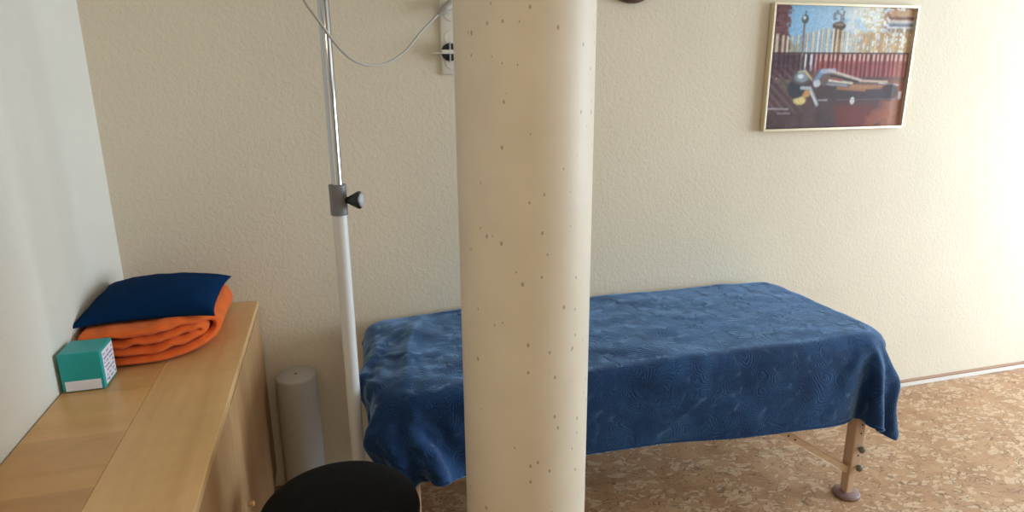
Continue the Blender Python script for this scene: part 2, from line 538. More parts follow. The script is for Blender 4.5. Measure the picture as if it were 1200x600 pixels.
# ================================================================== massage table
TX0, TX1, TY0, TY1, TZ = 0.075, 1.825, 1.665, 2.325, 0.632
tab = empty('massage_table', ((TX0 + TX1) / 2, (TY0 + TY1) / 2, 0))
tag(tab, 'portable massage table with beech legs standing under the navy blanket', 'massage table')
def rrect(x0, x1, y0, y1, r, n=8):
    pts = []
    for cx, cy, a0 in ((x1 - r, y1 - r, 0), (x0 + r, y1 - r, 90), (x0 + r, y0 + r, 180), (x1 - r, y0 + r, 270)):
        for k in range(n + 1):
            a = math.radians(a0 + k * 90 / n)
            pts.append((cx + r * math.cos(a), cy + r * math.sin(a)))
    return pts
bm = bmesh.new()
rows = []
for dz, ins in ((-0.055, 0.004), (-0.05, 0.0), (-0.03, 0), (-0.016, .003), (-0.006, .009), (-0.001, .022)):
    rows.append([bm.verts.new((x, y, TZ + dz)) for x, y in rrect(TX0 + ins, TX1 - ins, TY0 + ins, TY1 - ins, 0.09 - ins)])
for A, B in zip(rows, rows[1:]):
    for k in range(len(A)):
        bm.faces.new((A[k], A[(k + 1) % len(A)], B[(k + 1) % len(A)], B[k]))
bm.faces.new(rows[0][::-1]); bm.faces.new(rows[-1])
build('padded_top', bm, VINYL, tab, True)
bm = bmesh.new()
x0, x1, y0, y1 = TX0 + 0.03, TX1 - 0.03, TY0 + 0.02, TY1 - 0.03
box(bm, (x0, y0, 0.52), (x1, y0 + 0.022, 0.577)); box(bm, (x0, y1 - 0.022, 0.52), (x1, y1, 0.577))
box(bm, (x0, y0 + 0.022, 0.52), (x0 + 0.022, y1 - 0.022, 0.577)); box(bm, (x1 - 0.022, y0 + 0.022, 0.52), (x1, y1 - 0.022, 0.577))
build('frame_rail', bm, LEGWOOD_X, tab)
def table_leg(lx, ly, side):
    fy = -1 if ly < 2 else 1
    bm = bmesh.new()
    w = 0.0215
    box(bm, (lx - w, ly - w, 0.10), (lx + w, ly + w, 0.525), 0.004)
    # lower adjustable bar
    box(bm, (lx - w + 0.002, ly - w + 0.006, 0.012), (lx + w - 0.011, ly + w - 0.004, 0.102), 0.003)
    leg = build('leg', bm, LEGWOOD, tab)
    for z in (0.30, 0.265, 0.175):
        bm = bmesh.new()
        lathe(bm, [(0, 0.0008), (0.0035, 0.0008), (0.0035, -0.002)], (lx + 0.004, ly + fy * w, z), (0, fy, 0), 14)
        build('screw_hole', bm, DARKGAP, leg)
    bm = bmesh.new()
    lathe(bm, [(0, 0.0), (0.046, 0.0), (0.048, 0.004), (0.047, 0.011), (0.042, 0.015), (0.02, 0.017), (0, 0.017)], (lx - 0.003, ly, 0), n=36)
    build('foot', bm, FOOT, leg, True)
    for z in (0.205, 0.13):
        bm = bmesh.new()
        prof = [(0, 0.021), (0.008, 0.0205), (0.0125, 0.017), (0.0135, 0.011), (0.011, 0.007), (0.006, 0.005), (0.005, 0)]
        lathe(bm, prof, (lx + 0.006, ly + fy * w, z), (0, fy, 0), 20)
        build('knob', bm, KNOBM, leg, True)
for lx, s in ((1.765, 1), (0.160, -1)):
    for ly in (1.700, 2.27):
        table_leg(lx, ly, s)
        # diagonal brace from the lower leg up to the middle of the table
        bm = bmesh.new()
        zs = ((0.135, 0.0), (0.345, 0.34), (0.52, 0.625))
        a = Vector((lx - s * 0.021, ly, 0.112)); b = Vector((lx - s * 0.62, ly, 0.515))
        d = (b - a).normalized(); up = Vector((-d.z, 0, d.x))
        r = bmesh.ops.create_cube(bm, size=1)
        mid = (a + b) / 2; ln = (b - a).length
        for v in r['verts']:
            v.co = mid + d * (v.co.x * ln) + up * (v.co.z * 0.027) + Vector((0, v.co.y * 0.02, 0))
        bmesh.ops.bevel(bm, geom=list(bm.edges), offset=0.002, segments=1, affect='EDGES')
        br = build('brace', bm, LEGWOOD_X, tab)
        for t in (0.415, 0.465):
            bm = bmesh.new()
            lathe(bm, [(0, 0.0012), (0.004, 0.0012), (0.004, -0.001)], a + d * (ln * t) + Vector((0, -0.010, 0)), (0, -1, 0), 12)
            build('bolt', bm, DARKGAP, br)

# ================================================================== blanket draped over the table
NX, NY = 101, 45
# blanket surface, half-millimetre steps, differences along both grid directions (x, then y, then z)
DROP = [
166,-8,-14,10,33,29,34,40,31,31,33,32,2,41,42,5,19,28,36,39,41,41,42,42,42,42,42,42,42,42,42,42,42,42,42,42,42,42,42,42,42,42,42,42,42,42,42,42,
43,42,42,42,42,42,42,42,42,42,42,42,42,42,42,42,42,42,42,43,42,42,42,42,42,42,42,42,42,42,42,42,42,42,41,41,39,36,40,32,-8,-14,20,31,38,17,12,16,
31,37,32,35,37,20,-29,21,-6,-32,9,3,-6,9,4,3,-23,35,-8,-7,9,-9,3,2,1,0,1,0,0,0,0,0,0,0,0,0,0,0,0,0,0,0,0,0,0,0,0,0,
0,0,0,1,0,-1,0,0,0,0,0,0,0,0,0,0,0,0,0,0,0,0,0,0,-1,0,1,0,0,0,0,0,0,0,0,0,0,0,0,0,0,0,1,-1,3,2,1,5,
4,-4,-2,-2,7,5,-2,1,2,-1,15,-3,-26,4,20,-29,4,4,-3,-8,0,28,-19,8,-3,-1,2,4,1,2,1,0,0,0,-1,0,0,0,0,0,0,0,0,0,0,0,0,0,
0,0,0,0,0,0,1,0,-1,0,0,0,0,0,0,0,0,0,0,0,0,0,0,0,0,0,0,0,0,0,0,-1,0,0,0,0,0,1,0,-1,0,0,0,0,1,0,1,-1,
1,1,-2,6,9,0,-6,-2,2,9,1,-2,3,-1,-8,-15,41,-17,19,-28,17,-35,2,-11,11,2,-14,23,1,-7,-5,12,2,3,-1,0,0,0,0,0,0,0,0,0,0,0,0,0,
0,0,0,0,0,0,0,0,0,0,1,-1,0,0,0,0,0,0,0,0,0,0,0,0,0,0,0,0,0,0,0,0,0,0,0,0,0,0,0,0,0,0,-1,0,2,-1,0,0,
0,0,0,0,1,-1,2,6,1,-2,5,-4,-5,11,6,-1,0,1,-7,-27,26,-40,49,-59,40,-6,-26,3,14,-8,-18,22,-1,-2,-8,4,7,4,0,-1,0,0,0,-1,1,0,0,0,
0,0,0,0,0,0,0,0,0,0,0,0,0,1,0,-1,0,0,0,0,0,0,0,0,0,0,0,0,0,0,0,0,0,0,0,0,0,0,0,0,0,0,0,0,0,0,0,0,
0,-1,1,0,0,0,0,0,0,1,0,1,3,5,2,-1,-6,3,12,2,-2,2,-6,-25,-15,-28,41,-50,55,-55,1,55,-48,3,7,33,-25,0,-4,1,5,10,-1,-1,2,-1,0,-1,
1,0,0,0,0,0,0,0,0,0,0,0,0,0,1,0,0,0,-1,0,0,0,0,0,0,0,0,0,0,0,0,0,0,0,0,0,0,0,0,0,0,0,0,0,0,0,0,0,
0,0,0,0,0,0,0,0,0,0,-1,0,1,0,0,1,1,-1,9,4,-6,-7,14,13,0,1,-6,-26,-21,-6,-35,18,0,-27,50,-36,1,4,0,12,-5,8,1,-10,-4,25,-4,1,
1,0,0,-1,1,0,0,0,1,-1,1,0,0,0,0,0,0,0,0,-1,0,0,0,0,0,0,0,0,0,0,0,0,0,0,0,0,0,0,0,0,0,0,0,0,0,0,0,0,
0,0,0,0,0,0,0,0,0,0,0,0,0,0,0,0,0,0,1,0,-1,1,8,2,2,-7,1,22,5,5,-6,-26,-31,-9,2,18,-55,51,-38,-20,43,-36,45,-39,-3,-1,19,4,
-12,27,0,-1,-2,0,-1,1,1,0,0,0,0,-1,1,-1,0,0,0,0,0,0,0,0,0,0,0,0,0,0,0,0,0,0,0,0,0,0,0,0,0,0,0,0,0,0,0,0,
0,0,0,0,0,0,0,0,0,0,0,0,0,0,0,0,0,0,0,0,0,0,0,0,1,0,0,-3,14,0,-12,17,16,4,1,-23,-38,-11,5,5,-25,63,-50,30,-57,-5,11,5,
-2,14,11,-11,3,13,1,-8,6,1,-1,1,0,0,0,0,0,0,0,0,0,0,0,0,0,0,0,0,0,0,0,0,0,0,0,0,0,0,0,0,0,0,0,0,0,0,0,0,
0,0,0,0,0,0,0,0,0,0,0,0,0,0,0,0,0,0,0,0,0,0,0,0,0,1,-2,0,0,2,0,1,2,9,-3,-3,22,0,7,-25,-39,-10,26,-5,0,44,-61,52,
-28,-13,-39,33,-13,10,1,-3,0,3,14,-9,8,-1,2,0,0,0,0,0,0,0,0,0,0,0,0,0,0,0,0,0,0,0,0,0,0,0,0,0,0,0,0,0,0,0,0,0,
0,0,0,0,0,0,0,0,0,0,0,0,0,0,0,0,0,0,0,0,0,0,0,0,0,0,0,0,0,0,0,1,-1,1,-2,2,0,7,5,-3,7,3,-1,-19,-47,-7,58,-18,
15,-14,-29,62,-58,36,8,-27,-10,-15,26,-3,0,16,-7,-9,9,0,1,0,0,0,0,0,0,0,0,0,0,0,0,0,0,0,0,0,0,0,0,0,0,0,0,0,0,0,0,0,
0,0,0,0,0,0,0,0,0,0,0,0,0,0,0,0,0,0,0,0,0,0,0,0,0,0,0,0,0,0,0,0,0,0,0,0,1,-1,0,0,1,0,9,2,-15,24,-6,-15,
-65,3,80,-18,9,-10,-11,-2,-32,46,-47,74,12,-70,29,5,-21,0,-2,1,8,-1,0,0,-1,1,0,0,0,0,0,0,0,0,0,0,0,0,0,0,0,0,0,0,0,0,0,0,
0,0,0,0,0,0,0,0,0,0,0,0,0,0,0,0,0,0,0,0,0,0,0,0,0,0,0,0,0,0,0,0,0,0,0,0,0,0,0,0,0,0,2,-2,2,-1,-1,11,
-12,16,0,-7,-58,12,75,-65,-9,4,17,1,-22,3,23,2,-20,19,50,-64,10,5,-9,-3,2,3,0,0,0,1,0,0,0,0,0,0,0,0,0,0,0,0,0,0,0,0,0,0,
0,0,0,0,0,0,0,0,0,0,0,0,0,0,0,0,0,0,0,0,0,0,0,0,0,0,0,0,0,0,0,0,0,0,0,0,0,0,0,0,0,0,0,0,0,0,0,-1,
2,-1,0,1,-1,9,4,-1,-48,16,50,-16,15,-3,-11,-33,38,-39,12,10,27,6,6,-29,38,-29,-1,-1,-1,-1,0,2,0,0,0,0,0,0,0,0,0,0,0,0,0,0,0,0,
0,0,0,0,0,0,0,0,0,0,0,0,0,0,0,0,0,0,0,0,0,0,0,0,0,0,0,0,0,0,0,0,0,0,0,0,0,0,0,0,0,0,0,0,0,0,0,0,
0,0,0,0,1,-1,3,0,0,7,1,1,-33,26,20,-1,-61,6,9,24,51,7,12,-27,-6,32,-30,9,22,-9,4,-1,-2,-1,-2,0,-1,0,0,0,0,0,0,0,0,0,0,0,
0,0,0,0,0,0,0,0,0,0,0,0,0,0,0,0,0,0,0,0,0,0,0,0,0,0,0,0,0,0,0,0,0,0,0,0,0,0,0,0,0,0,0,0,0,0,0,0,
0,0,0,0,0,0,0,0,0,0,1,-1,1,1,2,2,-2,18,-2,5,-40,49,-2,10,18,1,-3,-1,16,-44,24,8,19,-11,1,-5,-1,0,-2,-2,-1,-1,0,0,0,0,0,0,
0,0,0,0,0,0,0,0,0,0,0,0,0,0,0,0,0,0,0,0,0,0,0,0,0,0,0,0,0,0,0,0,0,0,0,0,0,0,0,0,0,0,0,0,0,0,0,0,
0,0,0,0,0,0,0,0,0,0,0,0,0,0,0,0,0,0,0,0,2,2,10,13,-4,13,-7,14,5,-35,1,18,11,-24,27,-40,43,-43,35,-9,4,2,-2,-1,0,-2,0,0,
-1,0,0,0,0,0,0,0,0,0,0,0,0,0,0,0,0,0,0,0,0,0,0,0,0,0,0,0,0,0,0,0,0,0,0,0,0,0,0,0,0,0,0,0,0,0,0,0,
0,0,0,0,0,0,0,0,0,0,0,0,0,0,0,0,0,0,0,0,0,0,1,-1,-1,1,2,0,-11,12,9,-22,-2,-1,25,10,1,17,-14,-23,27,-42,22,-12,18,12,-1,1,
-3,0,-2,1,-1,0,0,0,0,0,0,0,0,0,0,0,0,0,0,0,0,0,0,0,0,0,0,0,0,0,0,0,0,0,0,0,0,0,0,0,0,0,0,0,0,0,0,0,
0,0,0,0,0,0,0,0,0,0,0,0,0,0,0,0,0,0,0,0,0,0,0,0,0,0,0,0,0,1,-1,0,3,10,-38,11,35,12,5,-10,0,-27,-10,29,-32,-25,40,-4,
-2,9,-1,-1,-1,1,-2,0,0,-1,0,0,0,0,0,0,0,0,0,0,0,0,0,0,0,0,0,0,0,0,0,0,0,0,0,0,0,0,0,0,0,0,0,0,0,0,0,0,
0,0,0,0,0,0,0,0,0,0,0,0,0,0,0,0,0,0,0,0,0,0,0,0,0,0,0,0,0,0,0,0,-1,0,0,0,1,0,-8,22,-42,-5,8,19,36,-11,15,12,
-29,30,-35,-11,34,-3,2,-2,2,2,1,-3,2,-2,0,0,0,0,0,0,0,0,0,0,0,0,0,0,0,0,0,0,0,0,0,0,0,0,0,0,0,0,0,0,0,0,0,0,
0,0,0,0,0,0,0,0,0,0,0,0,0,0,0,0,0,0,0,0,0,0,0,0,0,0,0,0,0,0,0,0,0,0,0,0,0,0,0,0,0,0,-2,8,-21,25,-17,-25,
-1,0,17,-16,-3,33,-15,-4,-27,-9,27,4,-5,1,-1,1,-1,1,-2,0,0,0,0,0,0,0,0,0,0,0,0,0,0,0,0,0,0,0,0,0,0,0,0,0,0,0,0,0,
0,0,0,0,0,0,0,0,0,0,0,0,0,0,0,0,0,0,0,0,0,0,0,0,0,0,0,0,0,0,0,0,0,0,0,0,0,0,0,0,0,0,0,0,0,0,-1,2,
-7,13,-26,-4,7,-13,-2,-1,35,-2,-32,43,24,-26,-4,0,-3,1,1,-1,0,0,0,-2,1,0,0,0,0,0,0,0,0,0,0,0,0,0,0,0,0,0,0,0,0,0,0,0,
0,0,0,0,0,0,0,0,0,0,0,0,0,0,0,0,0,0,0,0,0,0,0,0,0,0,0,0,0,0,0,0,0,0,0,0,0,0,0,0,0,0,0,0,0,0,0,0,
0,0,0,0,-1,3,-8,18,-6,-13,-8,-12,-4,-1,-1,12,-48,38,11,-11,1,-3,3,-1,1,0,-1,1,-3,0,1,0,0,0,0,0,0,0,0,0,0,0,0,0,0,0,0,0,
0,0,0,0,0,0,0,0,0,0,0,0,0,0,0,0,0,0,0,0,0,0,0,0,0,0,0,0,0,0,0,0,0,0,0,0,0,0,0,0,0,0,0,0,0,0,0,0,
0,0,0,0,0,0,0,0,0,0,-1,3,-11,10,4,-11,-8,-9,-6,-23,-6,41,-28,47,-28,-3,0,5,-3,-1,0,0,0,-2,1,0,0,0,0,0,0,0,0,0,0,0,0,0,
0,0,0,0,0,0,0,0,0,0,0,0,0,0,0,0,0,0,0,0,0,0,0,0,0,0,0,0,0,0,0,0,0,0,0,0,0,0,0,0,0,0,0,0,0,0,0,0,
0,0,0,0,0,0,0,0,0,0,0,0,0,0,0,0,-2,5,-12,7,4,-8,-7,-7,-27,60,-30,27,-48,23,-6,2,1,-1,0,0,0,-1,1,-1,0,0,0,0,0,0,0,0,
0,0,0,0,0,0,0,0,0,0,0,0,0,0,0,0,0,0,0,0,0,0,0,0,0,0,0,0,0,0,0,0,0,0,0,0,0,0,0,0,0,0,0,0,0,0,0,0,
0,0,0,0,0,0,0,0,0,0,0,0,0,0,0,0,0,0,0,0,0,0,-1,1,-6,2,2,-4,-6,29,-14,16,-51,19,9,-11,6,-3,1,-1,0,4,-3,0,-1,0,0,0,
0,0,0,0,0,0,0,0,0,0,0,0,0,0,0,0,0,0,0,0,0,0,0,0,0,0,0,0,0,0,0,0,0,0,0,0,0,0,0,0,0,0,0,0,0,0,0,0,
0,0,0,0,0,0,0,0,0,0,0,0,0,0,0,0,0,0,0,0,0,0,0,0,0,0,0,-3,3,0,1,0,-4,-3,15,-23,-3,6,32,-9,-11,-9,-1,3,1,-6,2,3,
3,-2,-1,0,0,0,0,0,0,0,0,0,0,0,0,0,0,0,0,0,0,0,0,0,0,0,0,0,0,0,0,0,0,0,0,0,0,0,0,0,0,0,0,0,0,0,0,0,
0,0,0,0,0,0,0,0,0,0,0,0,0,0,0,0,0,0,0,0,0,0,0,0,0,0,0,0,0,0,0,0,1,1,-1,-2,0,0,-2,0,1,-20,42,-19,24,-12,-14,5,
-10,-1,6,0,-4,4,-3,1,0,0,0,0,0,0,0,0,0,0,0,0,0,0,0,0,0,0,0,0,0,0,0,0,0,0,0,0,0,0,0,0,0,0,0,0,0,0,0,0,
0,0,0,0,0,0,0,0,0,0,0,0,0,0,0,0,0,0,0,0,0,0,0,0,0,0,0,0,0,0,0,0,0,0,0,0,0,1,-1,3,-2,-2,1,-2,0,-15,25,-10,
3,-13,32,-20,-3,1,2,-1,0,-2,2,-1,0,0,0,0,0,0,0,0,0,0,0,0,0,0,0,0,0,0,0,0,0,0,0,0,0,0,0,0,0,0,0,0,0,0,0,0,
0,0,0,0,0,0,0,0,0,0,0,0,0,0,0,0,0,0,0,0,0,0,0,0,0,0,0,0,0,0,0,0,0,0,0,0,0,0,0,0,0,0,-2,1,-1,2,3,-4,
-2,-3,10,12,-5,4,-23,-1,9,-4,6,-6,0,1,0,1,-1,0,0,0,0,0,0,0,0,0,0,0,0,0,0,0,0,0,0,0,0,0,0,0,0,0,0,0,0,0,0,0,
0,0,0,0,0,0,0,0,0,0,0,0,0,0,0,0,0,0,0,0,0,0,0,0,0,0,0,0,0,0,0,0,0,0,0,0,0,0,0,0,0,0,0,0,0,0,0,1,
1,0,0,-4,1,0,-1,14,-11,11,-22,5,-9,26,-16,-2,5,0,0,0,0,1,-1,0,0,0,0,0,0,0,0,0,0,0,0,0,0,0,0,0,0,0,0,0,0,0,0,0,
0,0,0,0,0,0,0,0,0,0,0,0,0,0,0,0,0,0,0,0,0,0,0,0,0,0,0,0,0,0,0,0,0,0,0,0,0,0,0,0,0,0,0,0,0,0,0,0,
0,0,0,0,1,-1,0,-2,1,0,-2,1,2,0,-6,-4,4,8,-8,-1,5,-1,0,0,1,-2,2,-1,0,0,0,0,0,0,0,0,0,0,0,0,0,0,0,0,0,0,0,0,
0,0,0,0,0,0,0,0,0,0,0,0,0,0,0,0,0,0,0,0,0,0,0,0,0,0,0,0,0,0,0,0,0,0,0,0,0,0,0,0,0,0,0,0,0,0,0,0,
0,0,0,0,0,0,0,0,0,-2,0,0,0,1,-2,2,1,-1,7,-15,6,13,-23,7,6,0,1,-3,0,5,-5,4,-3,0,0,0,0,0,0,0,0,0,0,0,0,0,0,0,
0,0,0,0,0,0,0,0,0,0,0,0,0,0,0,0,0,0,0,0,0,0,0,0,0,0,0,0,0,0,0,0,0,0,0,0,0,0,0,0,0,0,0,0,0,0,0,0,
0,0,0,0,0,0,0,0,0,0,0,0,0,0,0,0,0,0,-1,2,-2,0,5,-15,5,5,-1,-3,-10,16,-5,2,0,0,1,-1,2,-1,0,0,0,0,0,0,0,0,0,0,
0,0,0,0,0,0,0,0,0,0,0,0,0,0,0,0,0,0,0,0,0,0,0,0,0,0,0,0,0,0,0,0,0,0,0,0,0,0,0,0,0,0,0,0,0,0,0,0,
0,0,0,0,0,0,0,0,0,0,0,0,0,0,0,0,0,0,0,1,-1,0,1,-2,-1,-1,-2,1,1,9,4,-23,20,-2,-13,4,-3,5,-2,0,1,0,0,0,0,0,0,0,
0,0,0,0,0,0,0,0,0,0,0,0,0,0,0,0,0,0,0,0,0,0,0,0,0,0,0,0,0,0,0,0,0,0,0,0,0,0,0,0,0,0,0,0,0,0,0,0,
0,0,0,0,0,0,0,0,0,0,0,0,0,0,0,0,0,0,0,0,0,0,0,0,-1,1,-1,-1,1,-1,2,-3,1,3,-5,8,3,-16,0,11,-2,0,-3,2,-1,5,-4,2,
-1,0,0,0,0,0,0,0,0,0,0,0,0,0,0,0,0,0,0,0,0,0,0,0,0,0,0,0,0,0,0,0,0,0,0,0,0,0,0,0,0,0,0,0,0,0,0,0,
0,0,0,0,0,0,0,0,0,0,0,0,0,0,0,0,0,0,0,0,0,0,0,0,0,0,0,0,0,0,0,-1,1,0,2,0,6,-15,16,-6,-5,14,-11,5,-10,3,1,2,
-2,0,2,-1,3,-2,0,0,0,0,0,0,0,0,0,0,0,0,0,0,0,0,0,0,0,0,0,0,0,0,0,0,0,0,0,0,0,0,0,0,0,0,0,0,0,0,0,0,
0,0,0,0,0,0,0,0,0,0,0,0,0,0,0,0,0,0,0,0,0,0,0,0,0,0,0,0,0,0,0,0,0,1,2,-1,2,-2,1,-2,-1,3,3,-15,17,-9,-4,15,
-16,4,-1,1,-1,1,1,0,1,0,0,0,0,0,0,0,0,0,0,0,0,0,0,0,0,0,0,0,0,0,0,0,0,0,0,0,0,0,0,0,0,0,0,0,0,0,0,0,
0,0,0,0,0,0,0,0,0,0,0,0,0,0,0,0,0,0,0,0,0,0,0,0,0,0,0,0,0,0,0,0,0,0,0,0,1,-1,-1,-2,0,-1,-1,0,2,2,-2,3,
5,-13,15,-7,-3,1,-1,1,-1,1,0,-1,0,1,1,0,0,0,0,0,0,0,0,0,0,0,0,0,0,0,0,0,0,0,0,0,0,0,0,0,0,0,0,0,0,0,0,0,
0,0,0,0,0,0,0,0,0,0,0,0,0,0,0,0,0,0,0,0,0,0,0,0,0,0,0,0,0,0,0,0,0,0,0,0,0,0,0,0,1,-1,0,0,0,0,0,7,
-2,2,1,3,-2,0,4,-11,13,-8,0,-1,-1,1,0,1,0,0,2,-2,3,-2,0,0,0,0,0,0,0,0,0,0,0,0,0,0,0,0,0,0,0,0,0,0,0,0,0,0,
0,0,0,0,0,0,0,0,0,0,0,0,0,0,0,0,0,0,0,0,0,0,0,0,0,0,0,0,0,0,0,0,0,0,0,0,0,0,0,0,0,0,0,0,0,0,0,1,
-1,1,4,5,-3,7,3,2,6,0,-3,-1,3,-8,3,0,-1,-1,1,0,0,1,-1,0,2,-1,0,0,0,0,0,0,0,0,0,0,0,0,0,0,0,0,0,0,0,0,0,0,
0,0,0,0,0,0,0,0,0,0,0,0,0,0,0,0,0,0,0,0,0,0,0,0,0,0,0,0,0,0,0,0,0,0,0,0,0,0,0,0,0,0,0,0,0,0,0,0,
0,0,0,0,1,3,6,1,0,3,-1,-1,0,4,-1,1,-1,0,0,-1,-1,-2,0,-1,0,0,0,1,1,-1,0,2,-1,0,0,0,0,0,0,0,0,0,0,0,0,0,0,0,
0,0,0,0,0,0,0,0,0,0,0,0,0,0,0,0,0,0,0,0,0,0,0,0,0,0,0,0,0,0,0,0,0,0,0,0,0,0,0,0,0,0,0,0,0,0,0,0,
0,0,0,0,0,0,0,-2,0,1,-12,-5,-4,-2,-1,2,-1,1,0,0,1,1,-1,0,10,-12,2,0,-2,0,0,0,0,0,1,0,0,0,0,0,0,0,0,0,0,0,0,0,
0,0,0,0,0,0,0,0,0,0,0,0,0,0,0,0,0,0,0,0,0,0,0,0,0,0,0,0,0,0,0,0,0,0,0,0,0,0,0,0,0,0,0,0,0,0,0,0,
0,0,0,0,0,0,0,0,0,0,0,0,-1,-3,-16,34,-9,-5,-6,-6,-8,-3,-4,0,0,-1,-1,1,10,-24,35,-16,-3,-2,0,0,0,0,0,0,1,-1,1,0,0,0,0,0,
0,0,0,0,0,0,0,0,0,0,0,0,0,0,0,0,0,0,0,0,0,0,0,0,0,0,0,0,0,0,0,0,0,0,0,0,0,0,0,0,0,0,0,0,0,0,0,0,
0,0,0,0,0,0,0,0,0,0,0,0,0,0,0,0,0,-11,-6,27,-33,40,1,-2,-4,-4,-5,-6,0,0,2,1,1,-29,44,-2,-12,3,-3,-6,0,0,0,0,0,0,1,0,
0,0,0,0,0,0,0,0,0,0,0,0,0,0,0,0,0,0,0,0,0,0,0,0,0,0,0,0,0,0,0,0,0,0,0,0,0,0,0,0,0,0,0,0,0,0,0,0,
0,0,0,0,0,0,0,0,0,0,0,0,0,0,0,0,0,0,0,0,0,-6,11,-16,-17,35,-30,35,5,3,-1,-1,0,3327,-36,-34,-35,-5,-25,22,1,23,20,-25,-25,-41,-10,5,
38,33,30,21,15,11,7,5,3,2,1,0,0,0,0,0,0,0,0,0,0,0,0,0,0,0,-1,0,0,0,0,0,0,0,0,0,-1,-5,-5,-5,-5,-5,-5,-5,-5,-4,-4,-3,
-2,-2,-1,-1,-1,-1,-2,-1,-1,-1,-1,-1,-1,0,-1,0,1,2,3,6,10,16,21,10,-23,-41,-39,-37,-27,7,32,35,33,22,-6,-19,-13,0,0,24,-2,-1,-31,28,-36,20,-22,-7,
38,-16,22,-16,18,-2,3,-3,-3,-2,-4,-5,-5,-4,0,1,3,2,0,0,0,0,0,0,0,0,0,0,0,0,0,1,0,0,0,0,0,0,0,-1,-3,-2,1,1,0,1,1,1,
1,2,-1,2,-1,0,1,0,0,0,0,1,0,0,0,0,0,0,-2,0,-2,0,-1,0,-1,0,-1,0,2,1,0,-2,4,5,9,2,0,-4,-13,-7,0,7,7,7,9,3,1,5,
-37,19,-29,14,17,-32,26,-19,32,4,0,0,-5,-2,-8,-8,-3,-3,5,1,2,1,-1,1,0,0,0,0,0,0,0,0,0,0,0,0,0,0,0,0,0,-1,-2,-1,-2,1,0,1,
1,2,1,0,0,1,0,2,-1,2,0,-1,0,0,0,0,0,0,1,0,1,0,1,1,-3,0,-4,0,0,0,-2,0,-1,3,1,0,-1,10,0,8,0,0,-9,-12,-6,8,10,15,
27,-35,27,3,2,5,-36,7,19,-45,30,-20,36,-5,5,1,-4,-2,-13,-10,-1,-1,9,-1,3,-1,-4,0,-1,0,0,0,0,0,0,0,0,0,1,0,0,0,0,-1,0,-1,0,0,
0,2,0,0,1,1,-1,1,2,1,0,1,0,1,0,0,1,-1,1,-1,2,-1,2,-2,0,0,1,0,0,4,-1,-3,-4,-1,-1,0,-1,0,-1,4,-1,0,-3,17,5,1,-5,-13,
-9,2,11,15,8,8,23,-29,9,17,-4,2,1,-45,47,-43,44,-4,-8,3,-1,-5,-25,6,-5,2,7,0,3,-4,-3,-1,-1,0,-1,1,0,0,0,0,0,0,0,-2,2,0,0,0,
0,0,0,0,1,1,-1,1,1,0,1,2,0,0,0,2,-1,1,0,0,1,0,1,0,1,-1,1,-4,4,0,-2,0,1,1,0,1,3,-4,-4,-1,0,-2,-1,1,2,0,0,4,
12,3,1,-12,-12,-5,12,16,11,-5,18,-20,13,7,-23,9,22,-37,9,-5,41,-45,4,28,0,-1,-33,18,-19,9,5,4,-1,-6,-3,0,2,-2,1,2,-3,1,-1,1,0,1,-1,1,
1,-3,1,-1,1,1,-1,1,0,1,-1,1,0,1,0,0,1,0,1,1,-1,2,0,1,0,1,-1,0,0,0,0,1,0,-1,0,3,-2,0,-1,1,2,1,2,-6,-3,-1,0,-1,
-1,3,0,1,6,11,3,-6,-14,-9,7,16,15,-6,-6,10,15,-4,-23,27,-10,4,2,-6,-25,16,3,3,10,1,-37,25,-22,8,3,5,-5,-4,-1,0,1,-2,2,0,-3,4,-2,1,
0,-1,0,1,-1,1,0,0,0,0,-1,1,1,-1,0,1,0,0,1,1,0,0,1,0,0,1,0,1,-1,2,-3,3,0,0,0,1,-1,2,-2,1,-1,2,-2,1,-1,2,1,2,
-1,-5,-3,-2,-1,2,2,1,0,10,9,0,-14,-11,1,16,18,-10,-11,6,15,-5,-6,15,-24,29,-32,32,-26,28,-38,18,11,5,-29,9,1,-6,1,7,-4,-4,-3,2,0,0,0,1,
-2,4,-3,0,1,-1,1,-1,1,-1,-1,2,-1,1,-2,3,-1,-2,3,-1,0,1,1,-1,0,1,0,1,-1,3,-2,1,1,0,1,0,0,0,0,2,-4,2,1,-1,0,0,0,0,
1,-1,0,2,2,0,-3,-3,-1,-4,0,3,-1,8,8,7,-8,-14,-6,13,23,-15,-12,15,4,12,-5,20,-19,11,-9,8,2,-1,-18,26,-9,3,-7,-13,15,-21,2,8,-2,-8,0,2,
0,1,-1,1,-2,2,-2,1,2,-1,0,0,0,-1,1,0,-1,0,0,1,-2,1,1,-1,0,0,0,1,0,1,0,1,-1,2,-1,2,0,-1,1,-2,5,-4,1,2,-4,3,-1,1,
0,-1,1,1,-1,-1,3,-3,1,1,7,-4,-6,2,-5,-2,3,1,8,10,2,-26,2,6,27,-22,-5,23,-1,1,10,13,-14,11,9,-15,18,-12,3,-10,6,0,6,-34,31,-22,-9,13,
1,-5,-1,2,-1,1,-2,0,1,1,-2,1,0,-1,0,0,0,0,0,0,0,0,0,1,-1,1,-1,1,0,1,-1,1,-2,1,0,0,0,1,0,0,1,-2,2,0,1,-2,2,-1,
-1,2,0,-1,0,2,-1,0,-2,3,-2,1,0,-2,1,4,5,-7,-7,8,-15,9,1,11,6,-4,-11,-7,32,-18,-1,22,-4,4,-3,22,8,0,8,-6,-1,-8,-12,12,-5,-2,16,-39,
30,-27,-3,12,-2,-1,-5,4,-2,1,-2,1,1,-1,0,0,-1,1,-1,1,1,-1,0,0,0,0,0,1,-1,1,0,1,-2,1,0,1,-1,1,0,0,0,0,0,0,0,0,2,-2,
1,0,1,-3,2,0,0,0,1,-1,0,0,1,0,-1,1,-1,0,1,-2,-1,9,-1,-9,-1,2,-1,5,12,12,-24,-1,21,-17,5,17,1,1,-1,-4,38,-26,7,-1,7,-4,-3,15,
